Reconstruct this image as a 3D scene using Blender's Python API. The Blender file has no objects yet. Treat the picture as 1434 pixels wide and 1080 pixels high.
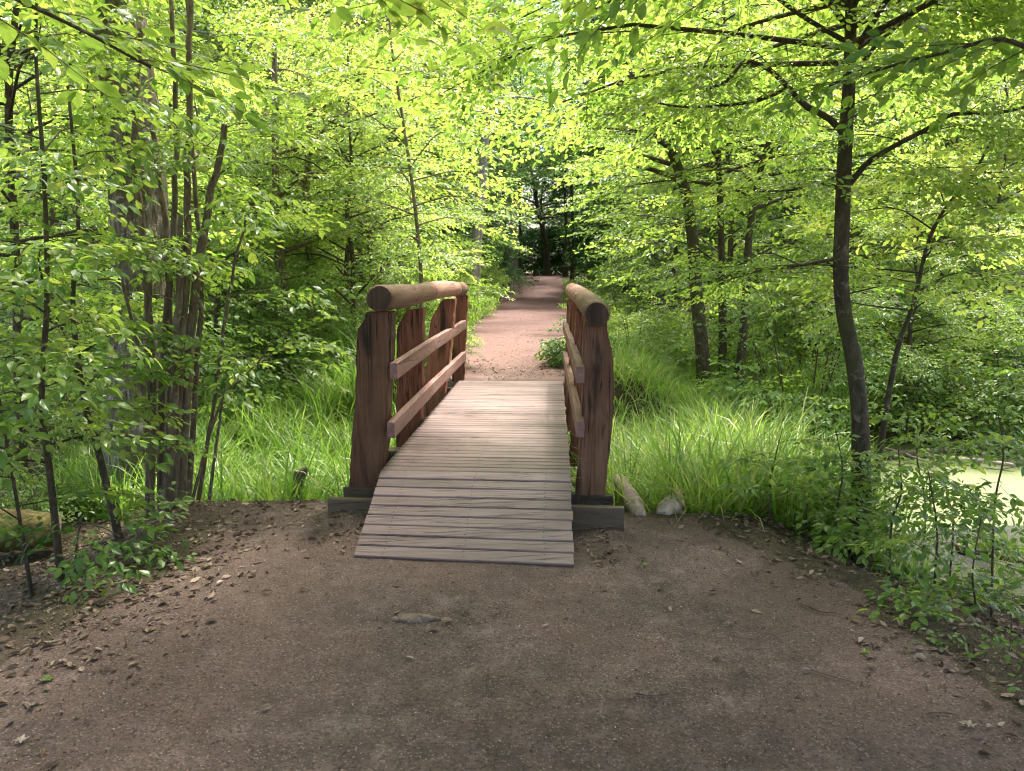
import bpy, bmesh, math, random
import numpy as np
from mathutils import Vector, Matrix

# ------------------------------------------------------------------ camera, sky, sun, exposure
S = bpy.context.scene
C = S.collection
R = math.radians
PITCH = R(8.6); CAMH = 1.6; FPX = 1077.0
cam_d = bpy.data.cameras.new('camera'); cam = bpy.data.objects.new('camera', cam_d); C.objects.link(cam)
cam.location = (0, 0, CAMH); cam.rotation_euler = (R(90) - PITCH, 0, 0)
cam_d.sensor_fit = 'HORIZONTAL'; cam_d.sensor_width = 36; cam_d.lens = 36 * FPX / 1434
cam_d.clip_start = 0.05; cam_d.clip_end = 600
cam_d.dof.use_dof = True; cam_d.dof.focus_distance = 7.0; cam_d.dof.aperture_fstop = 14.0
S.camera = cam
SUN_EL, SUN_AZ = R(64), R(28)
w = bpy.data.worlds.new('World'); S.world = w; w.use_nodes = True
nt = w.node_tree; sky = nt.nodes.new('ShaderNodeTexSky'); sky.sky_type = 'NISHITA'; sky.sun_disc = False
sky.sun_elevation = SUN_EL; sky.sun_rotation = SUN_AZ; sky.air_density = 0.8; sky.dust_density = 6.0; sky.ozone_density = 0.2
bg = nt.nodes['Background']; bg.inputs['Strength'].default_value = 0.15
nt.links.new(sky.outputs[0], bg.inputs[0])
sd = bpy.data.lights.new('sun', 'SUN'); sd.energy = 3.0; sd.angle = R(7.0); sd.color = (1.0, 0.95, 0.86)
so = bpy.data.objects.new('sun', sd); C.objects.link(so)
sv = Vector((math.cos(SUN_EL) * math.sin(SUN_AZ), math.cos(SUN_EL) * math.cos(SUN_AZ), math.sin(SUN_EL)))
so.rotation_euler = sv.to_track_quat('Z', 'Y').to_euler(); so.location = (10, 10, 30)
S.view_settings.view_transform = 'Standard'; S.view_settings.look = 'None'
S.view_settings.exposure = 2.45; S.view_settings.gamma = 1.0; S.view_settings.use_curve_mapping = False
S.cycles.max_bounces = 7; S.cycles.diffuse_bounces = 5; S.cycles.glossy_bounces = 2
S.cycles.transmission_bounces = 5; S.cycles.use_denoising = True
S.cycles.sample_clamp_indirect = 6.0; S.cycles.filter_width = 1.15

rng = np.random.default_rng(7)
random.seed(7)

# ------------------------------------------------------------------ helpers
CP, SP = math.cos(PITCH), math.sin(PITCH)
def pix(px, py, d):                       # pixel + optical depth -> world point
    u = (px - 717) / FPX; v = (py - 540) / FPX
    return np.array([d * u, d * (CP - v * SP), CAMH + d * (-SP - v * CP)])
def pixy(px, py, Y):                      # pixel + world y -> world point
    v = (py - 540) / FPX
    return pix(px, py, Y / (CP - v * SP))

def _h(i, j, s):
    n = (i * 374761393 + j * 668265263 + s * 974634777) & 0xFFFFFFFF
    n = ((n ^ (n >> 13)) * 1274126177) & 0xFFFFFFFF
    return ((n ^ (n >> 16)) & 0xFFFF) / 65535.0
def vnoise(x, y, s=0):
    x = np.asarray(x, float); y = np.asarray(y, float)
    xi = np.floor(x).astype(np.int64); yi = np.floor(y).astype(np.int64)
    fx = x - xi; fy = y - yi
    fx = fx * fx * (3 - 2 * fx); fy = fy * fy * (3 - 2 * fy)
    a = _h(xi, yi, s); b = _h(xi + 1, yi, s); c = _h(xi, yi + 1, s); d = _h(xi + 1, yi + 1, s)
    return (a * (1 - fx) + b * fx) * (1 - fy) + (c * (1 - fx) + d * fx) * fy - 0.5
def sst(a, b, x):
    t = np.clip((np.asarray(x, float) - a) / (b - a), 0, 1); return t * t * (3 - 2 * t)

def centre(y):                            # x of the middle of the path
    y = np.asarray(y, float)
    return np.where(y < 4.5, -0.15, np.where(y < 9.3, -0.15 + (y - 4.5) * 0.032, 0.0 + (y - 9.3) * 0.037))
def lip_y(x): return 5.15 - 0.35 * sst(-0.5, 1.5, x) + 0.12 * vnoise(x * 1.3, 0 * x, 3)
def edge_l(y): return -1.75 - 0.35 * sst(4.4, 2.4, y) - 0.1 * sst(2.6, 0, y) + 0.22 * vnoise(y * 1.7, 0 * y, 5)
def edge_r(y): return 1.20 + 0.62 * sst(4.9, 3.2, y) + 0.25 * sst(3.2, 1.0, y) + 0.16 * vnoise(y * 1.9, 0 * y, 6)
def half_far(y): return 1.08 + 0.012 * (y - 9) + 0.18 * vnoise(y * 0.9, 0 * y, 8)
def H(x, y):
    x = np.asarray(x, float); y = np.asarray(y, float)
    x, y = np.broadcast_arrays(x, y)
    low = -0.55 + 0.10 * vnoise(x * 0.6, y * 0.6, 1) + 0.05 * vnoise(x * 2, y * 2, 2)
    low = low + 0.45 * sst(10, 17, y)
    low = low + 0.25 * sst(-4.0, -8.0, x)
    pond = sst(2.6, 3.3, x) * sst(4.6, 5.6, y) * sst(10.2, 9.2, y)
    low = low - 0.32 * pond
    # near bank
    dl = edge_l(y) - 0.2 - x; dr = x - edge_r(y) - 0.12
    n_out = np.maximum(np.maximum(dl, 0) / 1.5, np.maximum(dr, 0) / 1.5)
    n_out = np.maximum(n_out, np.maximum(y - lip_y(x), 0) / 0.8)
    near = 1 - sst(0, 1, n_out)
    top_near = 0.03 * vnoise(x * 0.8, y * 0.8, 9) + 0.007 * vnoise(x * 4, y * 4, 10) + 0.004 * vnoise(x * 11, y * 11, 12) + .075 * np.exp(-((x + 1.05) / .28) ** 2 - ((y - 4.72) / .22) ** 2) + .03 * np.exp(-((x - .62) / .2) ** 2 - ((y - 4.5) / .2) ** 2)
    # far causeway
    hw = half_far(y)
    f_out = np.maximum(np.abs(x - centre(y)) - hw - 0.25, 0) / 1.6
    far = (1 - sst(0, 1, f_out)) * sst(8.7, 9.25, y)
    top_far = 0.27 + 0.03 * vnoise(x * 0.8, y * 0.8, 9) + 0.01 * vnoise(x * 4, y * 4, 10)
    z = low
    z = z * (1 - far) + top_far * far
    z = z * (1 - near) + top_near * near
    rise = 0.95 * sst(27, 46, y)
    return z + rise

class MB:
    def __init__(s): s.v = []; s.q = []; s.t = []; s.qt = []; s.tt = []; s.qm = []; s.tm = []; s.n = 0
    def add(s, v, quads=None, tris=None, tint=0.5, mat=0):
        v = np.asarray(v, float).reshape(-1, 3)
        if quads is not None and len(quads):
            q = np.asarray(quads, np.int64) + s.n; s.q.append(q)
            s.qt.append(np.broadcast_to(np.asarray(tint, float), (len(q),)).copy()); s.qm.append(np.full(len(q), mat))
        if tris is not None and len(tris):
            t = np.asarray(tris, np.int64) + s.n; s.t.append(t)
            tt = tint if np.ndim(tint) == 0 else np.asarray(tint)[:1]
            s.tt.append(np.broadcast_to(np.asarray(tt, float), (len(t),)).copy()); s.tm.append(np.full(len(t), mat))
        s.v.append(v); s.n += len(v)
    def mesh(s, name, mats, smooth=False):
        me = bpy.data.meshes.new(name)
        v = np.concatenate(s.v) if s.v else np.zeros((0, 3))
        q = np.concatenate(s.q) if s.q else np.zeros((0, 4), np.int64)
        t = np.concatenate(s.t) if s.t else np.zeros((0, 3), np.int64)
        me.vertices.add(len(v)); me.vertices.foreach_set('co', v.astype(np.float32).ravel())
        nl = q.size + t.size
        me.loops.add(nl); me.loops.foreach_set('vertex_index', np.concatenate([q.ravel(), t.ravel()]).astype(np.int32))
        nf = len(q) + len(t); me.polygons.add(nf)
        ls = np.concatenate([np.arange(len(q)) * 4, q.size + np.arange(len(t)) * 3]).astype(np.int32)
        me.polygons.foreach_set('loop_start', ls)
        mi = np.concatenate((s.qm + s.tm) or [np.zeros(0)]).astype(np.int32)
        me.polygons.foreach_set('material_index', mi)
        me.polygons.foreach_set('use_smooth', np.full(nf, smooth))
        a = me.attributes.new('tint', 'FLOAT', 'FACE')
        a.data.foreach_set('value', np.concatenate((s.qt + s.tt) or [np.zeros(0)]).astype(np.float32))
        for m in (mats if isinstance(mats, (list, tuple)) else [mats]): me.materials.append(m)
        me.update(calc_edges=True); me.validate()
        return me
    def build(s, name, mats, parent=None, smooth=False):
        return link(name, s.mesh(name, mats, smooth), parent)
def link(name, me, parent=None):
    o = bpy.data.objects.new(name, me); C.objects.link(o)
    if parent: o.parent = parent
    return o
def tag(o, label=None, cat=None, group=None, kind=None):
    if label: o['label'] = label
    if cat: o['category'] = cat
    if group: o['group'] = group
    if kind: o['kind'] = kind
    return o
def empty(name, loc=(0, 0, 0)):
    o = bpy.data.objects.new(name, None); C.objects.link(o); o.location = loc; o.empty_display_size = 0.2
    return o
def dup(root, loc, rz, sc=1.0, szf=1.0):
    r = root.copy(); C.objects.link(r); r.location = loc; r.rotation_euler = (0, 0, rz); r.scale = (sc, sc, sc * szf)
    for ch in list(root.children):
        c = ch.copy(); C.objects.link(c); c.parent = r
    return r

def tube(mb, pts, rad, sides=8, tint=0.5, cap=True, rough=0.0, seed=0, capmat=None, mat=0, furrow=0):
    pts = np.asarray(pts, float); n = len(pts); rad = np.broadcast_to(np.asarray(rad, float), (n,))
    tg = np.gradient(pts, axis=0); tg /= np.linalg.norm(tg, axis=1)[:, None] + 1e-9
    ref = np.array([0, 0, 1.0]) if abs(tg[0][2]) < 0.85 else np.array([1.0, 0, 0])
    a = np.cross(tg[0], ref); a /= np.linalg.norm(a)
    vs = []
    ang = np.arange(sides) / sides * 2 * np.pi
    for i in range(n):
        a = a - tg[i] * np.dot(a, tg[i]); a /= np.linalg.norm(a) + 1e-9
        b = np.cross(tg[i], a)
        r = rad[i] * np.ones(sides)
        if rough: r = r * (1 + rough * 2 * vnoise(np.cos(ang) * 2.2 + seed * 7.3 + 50, np.sin(ang) * 2.2 + i * 0.35 + 50, seed))
        if furrow:
            zz = i * .22; cu = ang / (2 * np.pi) * 44 + 2.2 * vnoise(ang * 2.2, 0 * ang + zz * .35, 71)
            cu = np.where(ang > 6.0, cu, cu)
            rg = 1 - 2 * np.abs(vnoise(cu, 0 * ang + zz * 1.3, 72)) * 1.6
            r = r * (1 + furrow * (0.5 - np.clip(rg, 0, 1) ** 2) + .03 * vnoise(ang * 12, 0 * ang + zz * 3, 73))
        ring = pts[i] + np.outer(np.cos(ang) * r, a) + np.outer(np.sin(ang) * r, b)
        vs.append(ring)
    v = np.concatenate(vs)
    i = np.arange(n - 1)[:, None] * sides; j = np.arange(sides)[None, :]; k = (j + 1) % sides
    q = np.stack([i + j, i + k, i + sides + k, i + sides + j], -1).reshape(-1, 4)
    mb.add(v, q, tint=tint, mat=mat)
    if cap:
        for e, ring in ((0, vs[0]), (1, vs[-1])):
            c = ring.mean(0); vv = np.vstack([ring, c])
            t = [[(x + 1) % sides, x, sides] if e == 0 else [x, (x + 1) % sides, sides] for x in range(sides)]
            mb.add(vv, tris=t, tint=tint, mat=mat if capmat is None else capmat)
def smooth_path(pts, n):
    pts = np.asarray(pts, float); m = len(pts)
    if m < 3:
        t = np.linspace(0, 1, n)[:, None]; return pts[0] * (1 - t) + pts[-1] * t
    P = np.vstack([2 * pts[0] - pts[1], pts, 2 * pts[-1] - pts[-2]])
    out = []
    for u in np.linspace(0, m - 1 - 1e-6, n):
        i = int(u); f = u - i; a, b, c, d = P[i], P[i + 1], P[i + 2], P[i + 3]
        out.append(0.5 * (2 * b + (c - a) * f + (2 * a - 5 * b + 4 * c - d) * f * f + (3 * b - a - 3 * c + d) * f ** 3))
    return np.array(out)

# ------------------------------------------------------------------ materials
def mat(name):
    m = bpy.data.materials.new(name); m.use_nodes = True
    t = m.node_tree; b = t.nodes['Principled BSDF']
    return m, t, b
def N(t, typ, **kw):
    n = t.nodes.new(typ)
    for k, v in kw.items():
        if k in n.inputs: n.inputs[k].default_value = v
        else: setattr(n, k, v)
    return n
def ramp(t, fac, stops):
    r = t.nodes.new('ShaderNodeValToRGB'); e = r.color_ramp.elements
    while len(e) > len(stops): e.remove(e[-1])
    while len(e) < len(stops): e.new(1)
    for x, (p, c) in zip(e, stops):
        x.position = p; x.color = (*c, 1)
    t.links.new(fac, r.inputs[0]); return r.outputs[0]
def coords(t, scale=(1, 1, 1), kind='Object'):
    tc = t.nodes.new('ShaderNodeTexCoord'); mp = t.nodes.new('ShaderNodeMapping'); mp.inputs['Scale'].default_value = scale
    t.links.new(tc.outputs[kind], mp.inputs[0]); return mp.outputs[0]
def noise(t, co, scale, detail=6, rough=0.6, dist=0.0):
    n = N(t, 'ShaderNodeTexNoise'); n.inputs['Scale'].default_value = scale; n.inputs['Detail'].default_value = detail
    n.inputs['Roughness'].default_value = rough; n.inputs['Distortion'].default_value = dist
    t.links.new(co, n.inputs['Vector']); return n.outputs['Fac']
def mixc(t, fac, a, b, mode='MIX'):
    m = t.nodes.new('ShaderNodeMix'); m.data_type = 'RGBA'; m.blend_type = mode
    for s, v in ((m.inputs[0], fac), (m.inputs[6], a), (m.inputs[7], b)):
        if isinstance(v, (int, float)): s.default_value = v
        elif isinstance(v, tuple): s.default_value = (*v, 1)
        else: t.links.new(v, s)
    return m.outputs[2]
def math_(t, op, a, b=0.0):
    m = t.nodes.new('ShaderNodeMath'); m.operation = op
    for s, v in ((m.inputs[0], a), (m.inputs[1], b)):
        if isinstance(v, (int, float)): s.default_value = v
        else: t.links.new(v, s)
    return m.outputs[0]
def bump(t, b, h, strength, dist=0.02):
    n = N(t, 'ShaderNodeBump'); n.inputs['Strength'].default_value = strength; n.inputs['Distance'].default_value = dist
    t.links.new(h, n.inputs['Height']); t.links.new(n.outputs[0], b.inputs['Normal'])
def attr(t, name='tint'):
    a = t.nodes.new('ShaderNodeAttribute'); a.attribute_name = name; return a.outputs['Fac']

def leaf_mat(name, cols, trans, tfac=0.42, rough=0.45, spec=.5):
    m, t, b = mat(name)
    oi = t.nodes.new('ShaderNodeObjectInfo')
    f = math_(t, 'ADD', attr(t), math_(t, 'MULTIPLY', math_(t, 'SUBTRACT', oi.outputs['Random'], 0.5), 0.22))
    col = ramp(t, f, [(i / (len(cols) - 1), c) for i, c in enumerate(cols)])
    t.links.new(col, b.inputs['Base Color']); b.inputs['Roughness'].default_value = rough
    b.inputs['Specular IOR Level'].default_value = spec
    tr = t.nodes.new('ShaderNodeBsdfTranslucent')
    t.links.new(ramp(t, f, [(i / (len(trans) - 1), c) for i, c in enumerate(trans)]), tr.inputs[0])
    mx = t.nodes.new('ShaderNodeMixShader'); mx.inputs[0].default_value = tfac
    t.links.new(b.outputs[0], mx.inputs[1]); t.links.new(tr.outputs[0], mx.inputs[2])
    t.links.new(mx.outputs[0], t.nodes['Material Output'].inputs[0])
    return m
M = {}
M['leaf'] = leaf_mat('spring_leaf', [(.030, .078, .016), (.066, .15, .03), (.128, .22, .045), (.21, .27, .06)],
                     [(.10, .23, .03), (.25, .42, .052), (.405, .55, .08), (.57, .62, .115)], 0.5, 0.36)
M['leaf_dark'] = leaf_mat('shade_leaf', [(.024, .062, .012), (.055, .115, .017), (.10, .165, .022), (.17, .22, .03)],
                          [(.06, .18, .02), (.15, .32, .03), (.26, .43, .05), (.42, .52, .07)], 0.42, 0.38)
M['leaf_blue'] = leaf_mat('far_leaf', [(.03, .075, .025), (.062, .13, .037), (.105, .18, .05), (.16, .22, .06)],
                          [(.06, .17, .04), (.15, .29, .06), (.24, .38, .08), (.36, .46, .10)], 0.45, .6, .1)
M['needle'] = leaf_mat('spruce_needle', [(.024, .07, .02), (.042, .105, .03), (.062, .14, .04), (.09, .18, .05)],
                       [(.06, .17, .04), (.10, .25, .06), (.15, .32, .075), (.22, .38, .09)], 0.4, .6, .1)
M['sedge'] = leaf_mat('sedge_blade', [(.05, .12, .015), (.10, .20, .02), (.17, .27, .03), (.33, .33, .12)],
                      [(.12, .30, .03), (.24, .46, .05), (.38, .56, .08), (.5, .5, .2)], 0.42, 0.4)
M['dry'] = leaf_mat('dry_leaf', [(.05, .028, .018), (.11, .065, .04), (.20, .135, .09), (.34, .27, .20)],
                    [(.06, .03, .015), (.10, .06, .03), (.15, .1, .06), (.2, .15, .1)], 0.12, 0.6)

def bark(name, c0, c1, c2, sx=26, sz=3.5, strength=0.8, moss=None, depth=0.02, lich=0.5):
    m, t, b = mat(name)
    co = coords(t, (sx, sx, sz)); n1 = noise(t, co, 1.0, 8, 0.65, 0.8)
    n2 = noise(t, coords(t, (3, 3, 1.2)), 1.0, 4)
    col = ramp(t, n1, [(0.3, c0), (0.52, c1), (0.72, c2)])
    if moss:
        fm = math_(t, 'MULTIPLY', ramp(t, n2, [(0.5, (0, 0, 0)), (0.62, (1, 1, 1))]), 0.8)
        col = mixc(t, fm, col, moss)
    else:
        col = mixc(t, n2, col, c0, 'MULTIPLY') if False else col
    lf_ = noise(t, coords(t), 11, 4, 0.7, 0.5); lp = math_(t, 'MULTIPLY', ramp(t, lf_, [(0.60, (0, 0, 0)), (0.65, (1, 1, 1))]), lich)
    col = mixc(t, lp, col, tuple(min(1, k * 1.5 + .05) for k in c2))
    t.links.new(col, b.inputs['Base Color']); b.inputs['Roughness'].default_value = 0.9
    b.inputs['Specular IOR Level'].default_value = 0.2
    bump(t, b, n1, strength, depth)
    return m
M['oak'] = bark('oak_bark', (.05, .04, .03), (.19, .155, .125), (.42, .37, .31), 30, 6, 1.0, (.10, .085, .03), 0.03)
M['bark'] = bark('smooth_bark', (.030, .023, .016), (.072, .056, .038), (.14, .112, .082), 22, 9, 0.9, (.06, .065, .025))
M['bark_brown'] = bark('hazel_bark', (.065, .047, .032), (.155, .118, .083), (.27, .215, .155), 24, 7, 0.7)
M['bark_pale'] = bark('pale_bark', (.16, .13, .11), (.30, .26, .22), (.44, .39, .35), 12, 4, 0.5)
M['log'] = bark('bare_log', (.16, .115, .10), (.33, .26, .23), (.46, .385, .345), 9, 9, 0.5)
M['mossy'] = bark('mossy_log', (.05, .035, .018), (.12, .095, .035), (.20, .165, .055), 12, 7, 0.8, (.13, .14, .025))
M['twig'] = bark('twig_bark', (.05, .036, .025), (.10, .075, .05), (.16, .13, .095), 20, 20, 0.2)

def soil(name, dark, mid, pale, red, fleck=0.5, far=False, bs=.9):
    m, t, b = mat(name)
    co = coords(t); big = noise(t, co, 0.9, 5, 0.6); med = noise(t, co, 7, 6, 0.65); fine = noise(t, co, 75, 4, 0.75)
    col = ramp(t, med, [(0.3, dark), (0.55, mid), (0.78, pale)])
    col = mixc(t, ramp(t, big, [(0.42, (0, 0, 0)), (0.6, (.75, .75, .75))]), col, red)
    col = mixc(t, math_(t, 'MULTIPLY', ramp(t, fine, [(0.41, (1, 1, 1)), (0.51, (0, 0, 0))]), 0.8), col, dark)
    vo = N(t, 'ShaderNodeTexVoronoi'); vo.inputs['Scale'].default_value = 95; t.links.new(co, vo.inputs['Vector'])
    vr = N(t, 'ShaderNodeSeparateColor'); t.links.new(vo.outputs['Color'], vr.inputs[0])
    chip = math_(t, 'MULTIPLY', ramp(t, vr.outputs[0], [(0.80, (0, 0, 0)), (0.86, (1, 1, 1))]), ramp(t, vo.outputs['Distance'], [(0.35, (1, 1, 1)), (0.5, (0, 0, 0))]))
    col = mixc(t, math_(t, 'MULTIPLY', chip, fleck), col, pale)
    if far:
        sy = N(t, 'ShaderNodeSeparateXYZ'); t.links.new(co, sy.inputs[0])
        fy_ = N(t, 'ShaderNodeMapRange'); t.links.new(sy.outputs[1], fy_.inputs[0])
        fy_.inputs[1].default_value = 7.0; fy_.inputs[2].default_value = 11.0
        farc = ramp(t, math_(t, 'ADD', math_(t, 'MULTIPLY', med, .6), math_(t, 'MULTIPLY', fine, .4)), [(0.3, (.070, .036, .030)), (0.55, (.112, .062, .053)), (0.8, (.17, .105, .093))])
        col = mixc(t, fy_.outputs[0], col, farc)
    t.links.new(col, b.inputs['Base Color']); b.inputs['Roughness'].default_value = 0.85
    b.inputs['Specular IOR Level'].default_value = 0.25
    h = math_(t, 'ADD', math_(t, 'MULTIPLY', med, 0.8), math_(t, 'ADD', math_(t, 'MULTIPLY', fine, 0.6), math_(t, 'MULTIPLY', vo.outputs['Distance'], 0.35)))
    bump(t, b, h, bs, 0.02)
    return m
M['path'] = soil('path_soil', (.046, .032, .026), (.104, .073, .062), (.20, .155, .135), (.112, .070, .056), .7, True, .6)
M['ground'] = soil('forest_soil', (.03, .022, .015), (.07, .048, .032), (.14, .10, .07), (.06, .055, .02))

def wood(name, axis, c0, c1, c2, stain=(.03, .02, .016), stain_amt=0.8, sc=1.0, grain=1.0, rough=0.65, bstr=0.35, green=None, crack=0):
    m, t, b = mat(name)
    s = {'x': (1.6, 34, 34), 'y': (34, 1.6, 34), 'z': (34, 34, 1.6)}[axis]
    s = tuple(k * sc for k in s)
    g = noise(t, coords(t, s), 1.0, 8, 0.7, 0.6)
    s2 = {'x': (.8, 5, 5), 'y': (5, .8, 5), 'z': (6, 6, 1.1)}[axis]
    bl = noise(t, coords(t, s2), 1.0, 5, 0.6, 0.7)
    sp = noise(t, coords(t), 60, 3, 0.7)
    f = math_(t, 'ADD', math_(t, 'MULTIPLY', math_(t, 'SUBTRACT', g, 0.5), grain), attr(t))
    col = ramp(t, f, [(0.15, c0), (0.5, c1), (0.85, c2)])
    col = mixc(t, math_(t, 'MULTIPLY', ramp(t, bl, [(0.52, (0, 0, 0)), (0.68, (1, 1, 1))]), stain_amt), col, stain)
    col = mixc(t, math_(t, 'MULTIPLY', ramp(t, sp, [(0.66, (0, 0, 0)), (0.72, (1, 1, 1))]), 0.6), col, stain)
    ck = None
    if crack:
        sc_ = {'x': (.7, 16, 16), 'y': (16, .7, 16), 'z': (15, 15, .7)}[axis]
        cn = noise(t, coords(t, sc_), 1.0, 3, 0.5, 0.3)
        ck = ramp(t, cn, [(0.478, (0, 0, 0)), (0.497, (1, 1, 1)), (0.503, (1, 1, 1)), (0.52, (0, 0, 0))])
        gate = ramp(t, noise(t, coords(t), 2.3, 2), [(0.45, (0, 0, 0)), (0.55, (1, 1, 1))])
        ck = math_(t, 'MULTIPLY', ck, gate)
        col = mixc(t, math_(t, 'MULTIPLY', ck, crack), col, tuple(k * .6 for k in stain))
    if green:
        col = mixc(t, math_(t, 'MULTIPLY', ramp(t, bl, [(0.3, (1, 1, 1)), (0.42, (0, 0, 0))]), 0.5), col, green)
    t.links.new(col, b.inputs['Base Color']); b.inputs['Roughness'].default_value = rough
    b.inputs['Specular IOR Level'].default_value = 0.4 if axis == 'x' else 0.22
    hh = math_(t, 'ADD', g, math_(t, 'MULTIPLY', sp, 0.3))
    if ck is not None: hh = math_(t, 'SUBTRACT', hh, math_(t, 'MULTIPLY', ck, 1.5))
    bump(t, b, hh, bstr, 0.006)
    return m
M['post'] = wood('post_timber', 'z', (.085, .030, .018), (.21, .075, .046), (.35, .155, .11), (.024, .013, .009), 0.92, bstr=.6, green=(.10, .062, .03), crack=.9)
M['post_shaded'] = wood('shaded_post_timber', 'z', (.066, .031, .016), (.142, .068, .038), (.24, .13, .082), (.016, .011, .008), 0.95, bstr=.6, green=(.075, .06, .028), crack=.9)  # darker post timber; shade on the nearest posts is put into its colour
M['rail'] = wood('rail_timber', 'y', (.12, .064, .052), (.225, .125, .107), (.34, .215, .192), (.08, .045, .034), 0.6, bstr=.5, crack=.7)
M['deck'] = wood('deck_board', 'x', (.088, .055, .051), (.170, .113, .107), (.272, .193, .185), (.06, .04, .035), 0.4, rough=0.48, bstr=0.6, grain=0.85, crack=.35)
M['hand'] = wood('handrail_log', 'y', (.075, .042, .028), (.16, .088, .062), (.26, .16, .122), (.055, .036, .022), 0.75, 0.8, bstr=.6, green=(.13, .11, .06), crack=.9)
M['hand_red'] = wood('handrail_log_red', 'y', (.14, .066, .048), (.26, .14, .108), (.38, .24, .20), (.11, .055, .04), 0.55, 0.8, bstr=.5, crack=.8)
M['endgrain'] = wood('end_grain', 'z', (.035, .02, .013), (.07, .04, .025), (.12, .072, .05), (.016, .011, .008), 0.8, 0.9, crack=.9)
M['sill'] = wood('sill_timber', 'x', (.055, .037, .022), (.105, .073, .045), (.16, .115, .075), (.016, .012, .009), 0.8, bstr=.6, crack=.7)
M['stone'] = bark('flat_stone', (.08, .056, .043), (.155, .115, .09), (.24, .19, .155), 25, 25, .8)

# ------------------------------------------------------------------ the setting: ground, path, pond
def axis_pts(segs):
    out = [segs[0][0]]
    for a, b, st in segs:
        n = max(1, int(round((b - a) / st))); out += list(np.linspace(a, b, n + 1)[1:])
    return np.array(out)
gx = axis_pts([(-140, -40, 10), (-40, -10, 1.0), (-10, -4, 0.25), (-4, -2.6, 0.08), (-2.6, 2.6, 0.035), (2.6, 5, 0.08), (5, 12, 0.25), (12, 40, 1.0), (40, 140, 10)])
gy = axis_pts([(-30, -4, 2), (-4, 1, 0.25), (1, 6, 0.035), (6, 10.5, 0.1), (10.5, 30, 0.25), (30, 60, 0.6), (60, 220, 10)])
GX, GY = np.meshgrid(gx, gy); GZ = H(GX, GY)
gv = np.stack([GX, GY, GZ], -1).reshape(-1, 3)
ny, nx = GX.shape
ii = (np.arange(ny - 1)[:, None] * nx + np.arange(nx - 1)[None, :]).ravel()
gq = np.stack([ii, ii + 1, ii + 1 + nx, ii + nx], -1)
cx = gv[gq].mean(1)[:, 0]; cy = gv[gq].mean(1)[:, 1]
jx = 0.06 * vnoise(cx * 9, cy * 9, 21)
near_p = (cx + jx > edge_l(cy)) & (cx + jx < edge_r(cy)) & (cy < lip_y(cx) - 0.05) & (cy > -25)
far_p = (np.abs(cx + jx - centre(cy)) < half_far(cy)) & (cy > 8.95) & (cy < 46)
pm = near_p | far_p
def sub(q):
    u, inv = np.unique(q.ravel(), return_inverse=True); return gv[u], inv.reshape(-1, 4)
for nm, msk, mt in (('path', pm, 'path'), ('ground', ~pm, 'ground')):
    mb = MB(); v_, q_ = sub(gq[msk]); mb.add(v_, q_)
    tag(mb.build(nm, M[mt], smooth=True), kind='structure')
# pond with duckweed
m, t, b = mat('duckweed_water')
co = coords(t); a1 = noise(t, co, 1.1, 5, 0.6, 0.5); a2 = noise(t, co, 60, 3, 0.7)
sx = N(t, 'ShaderNodeSeparateXYZ'); t.links.new(co, sx.inputs[0])
grad = math_(t, 'MULTIPLY', math_(t, 'SUBTRACT', sx.outputs[1], 6.5), 0.4)
fm = ramp(t, math_(t, 'ADD', math_(t, 'MULTIPLY', a1, 0.8), grad), [(0.38, (0, 0, 0)), (0.46, (1, 1, 1))])
gcol = ramp(t, a2, [(0.3, (.06, .085, .018)), (0.7, (.12, .145, .038))])
t.links.new(mixc(t, fm, (.05, .05, .05), gcol), b.inputs['Base Color'])
t.links.new(ramp(t, fm, [(0, (.06, .06, .06)), (1, (.7, .7, .7))]), b.inputs['Roughness'])
bump(t, b, a2, 0.2, 0.01)
mb = MB(); X, Y = np.meshgrid(np.linspace(2.4, 16, 20), np.linspace(4.2, 10.6, 20))
i_ = (np.arange(19)[:, None] * 20 + np.arange(19)[None, :]).ravel()
mb.add(np.stack([X, Y, np.full_like(X, -0.66)], -1), np.stack([i_, i_ + 1, i_ + 21, i_ + 20], -1))
tag(mb.build('pond_water', m), kind='structure')

# ------------------------------------------------------------------ the footbridge
AX = np.array([0.045, 1.0, 0]); AX /= np.linalg.norm(AX)
bridge = empty('footbridge', (-0.15, 6.8, 0.3))
bridge['label'] = 'wooden plank footbridge with log handrails crossing the grassy ditch'; bridge['category'] = 'footbridge'
def bchild(name, me):
    o = link(name, me, bridge); o.matrix_parent_inverse = Matrix.Translation(bridge.location).inverted(); return o
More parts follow.
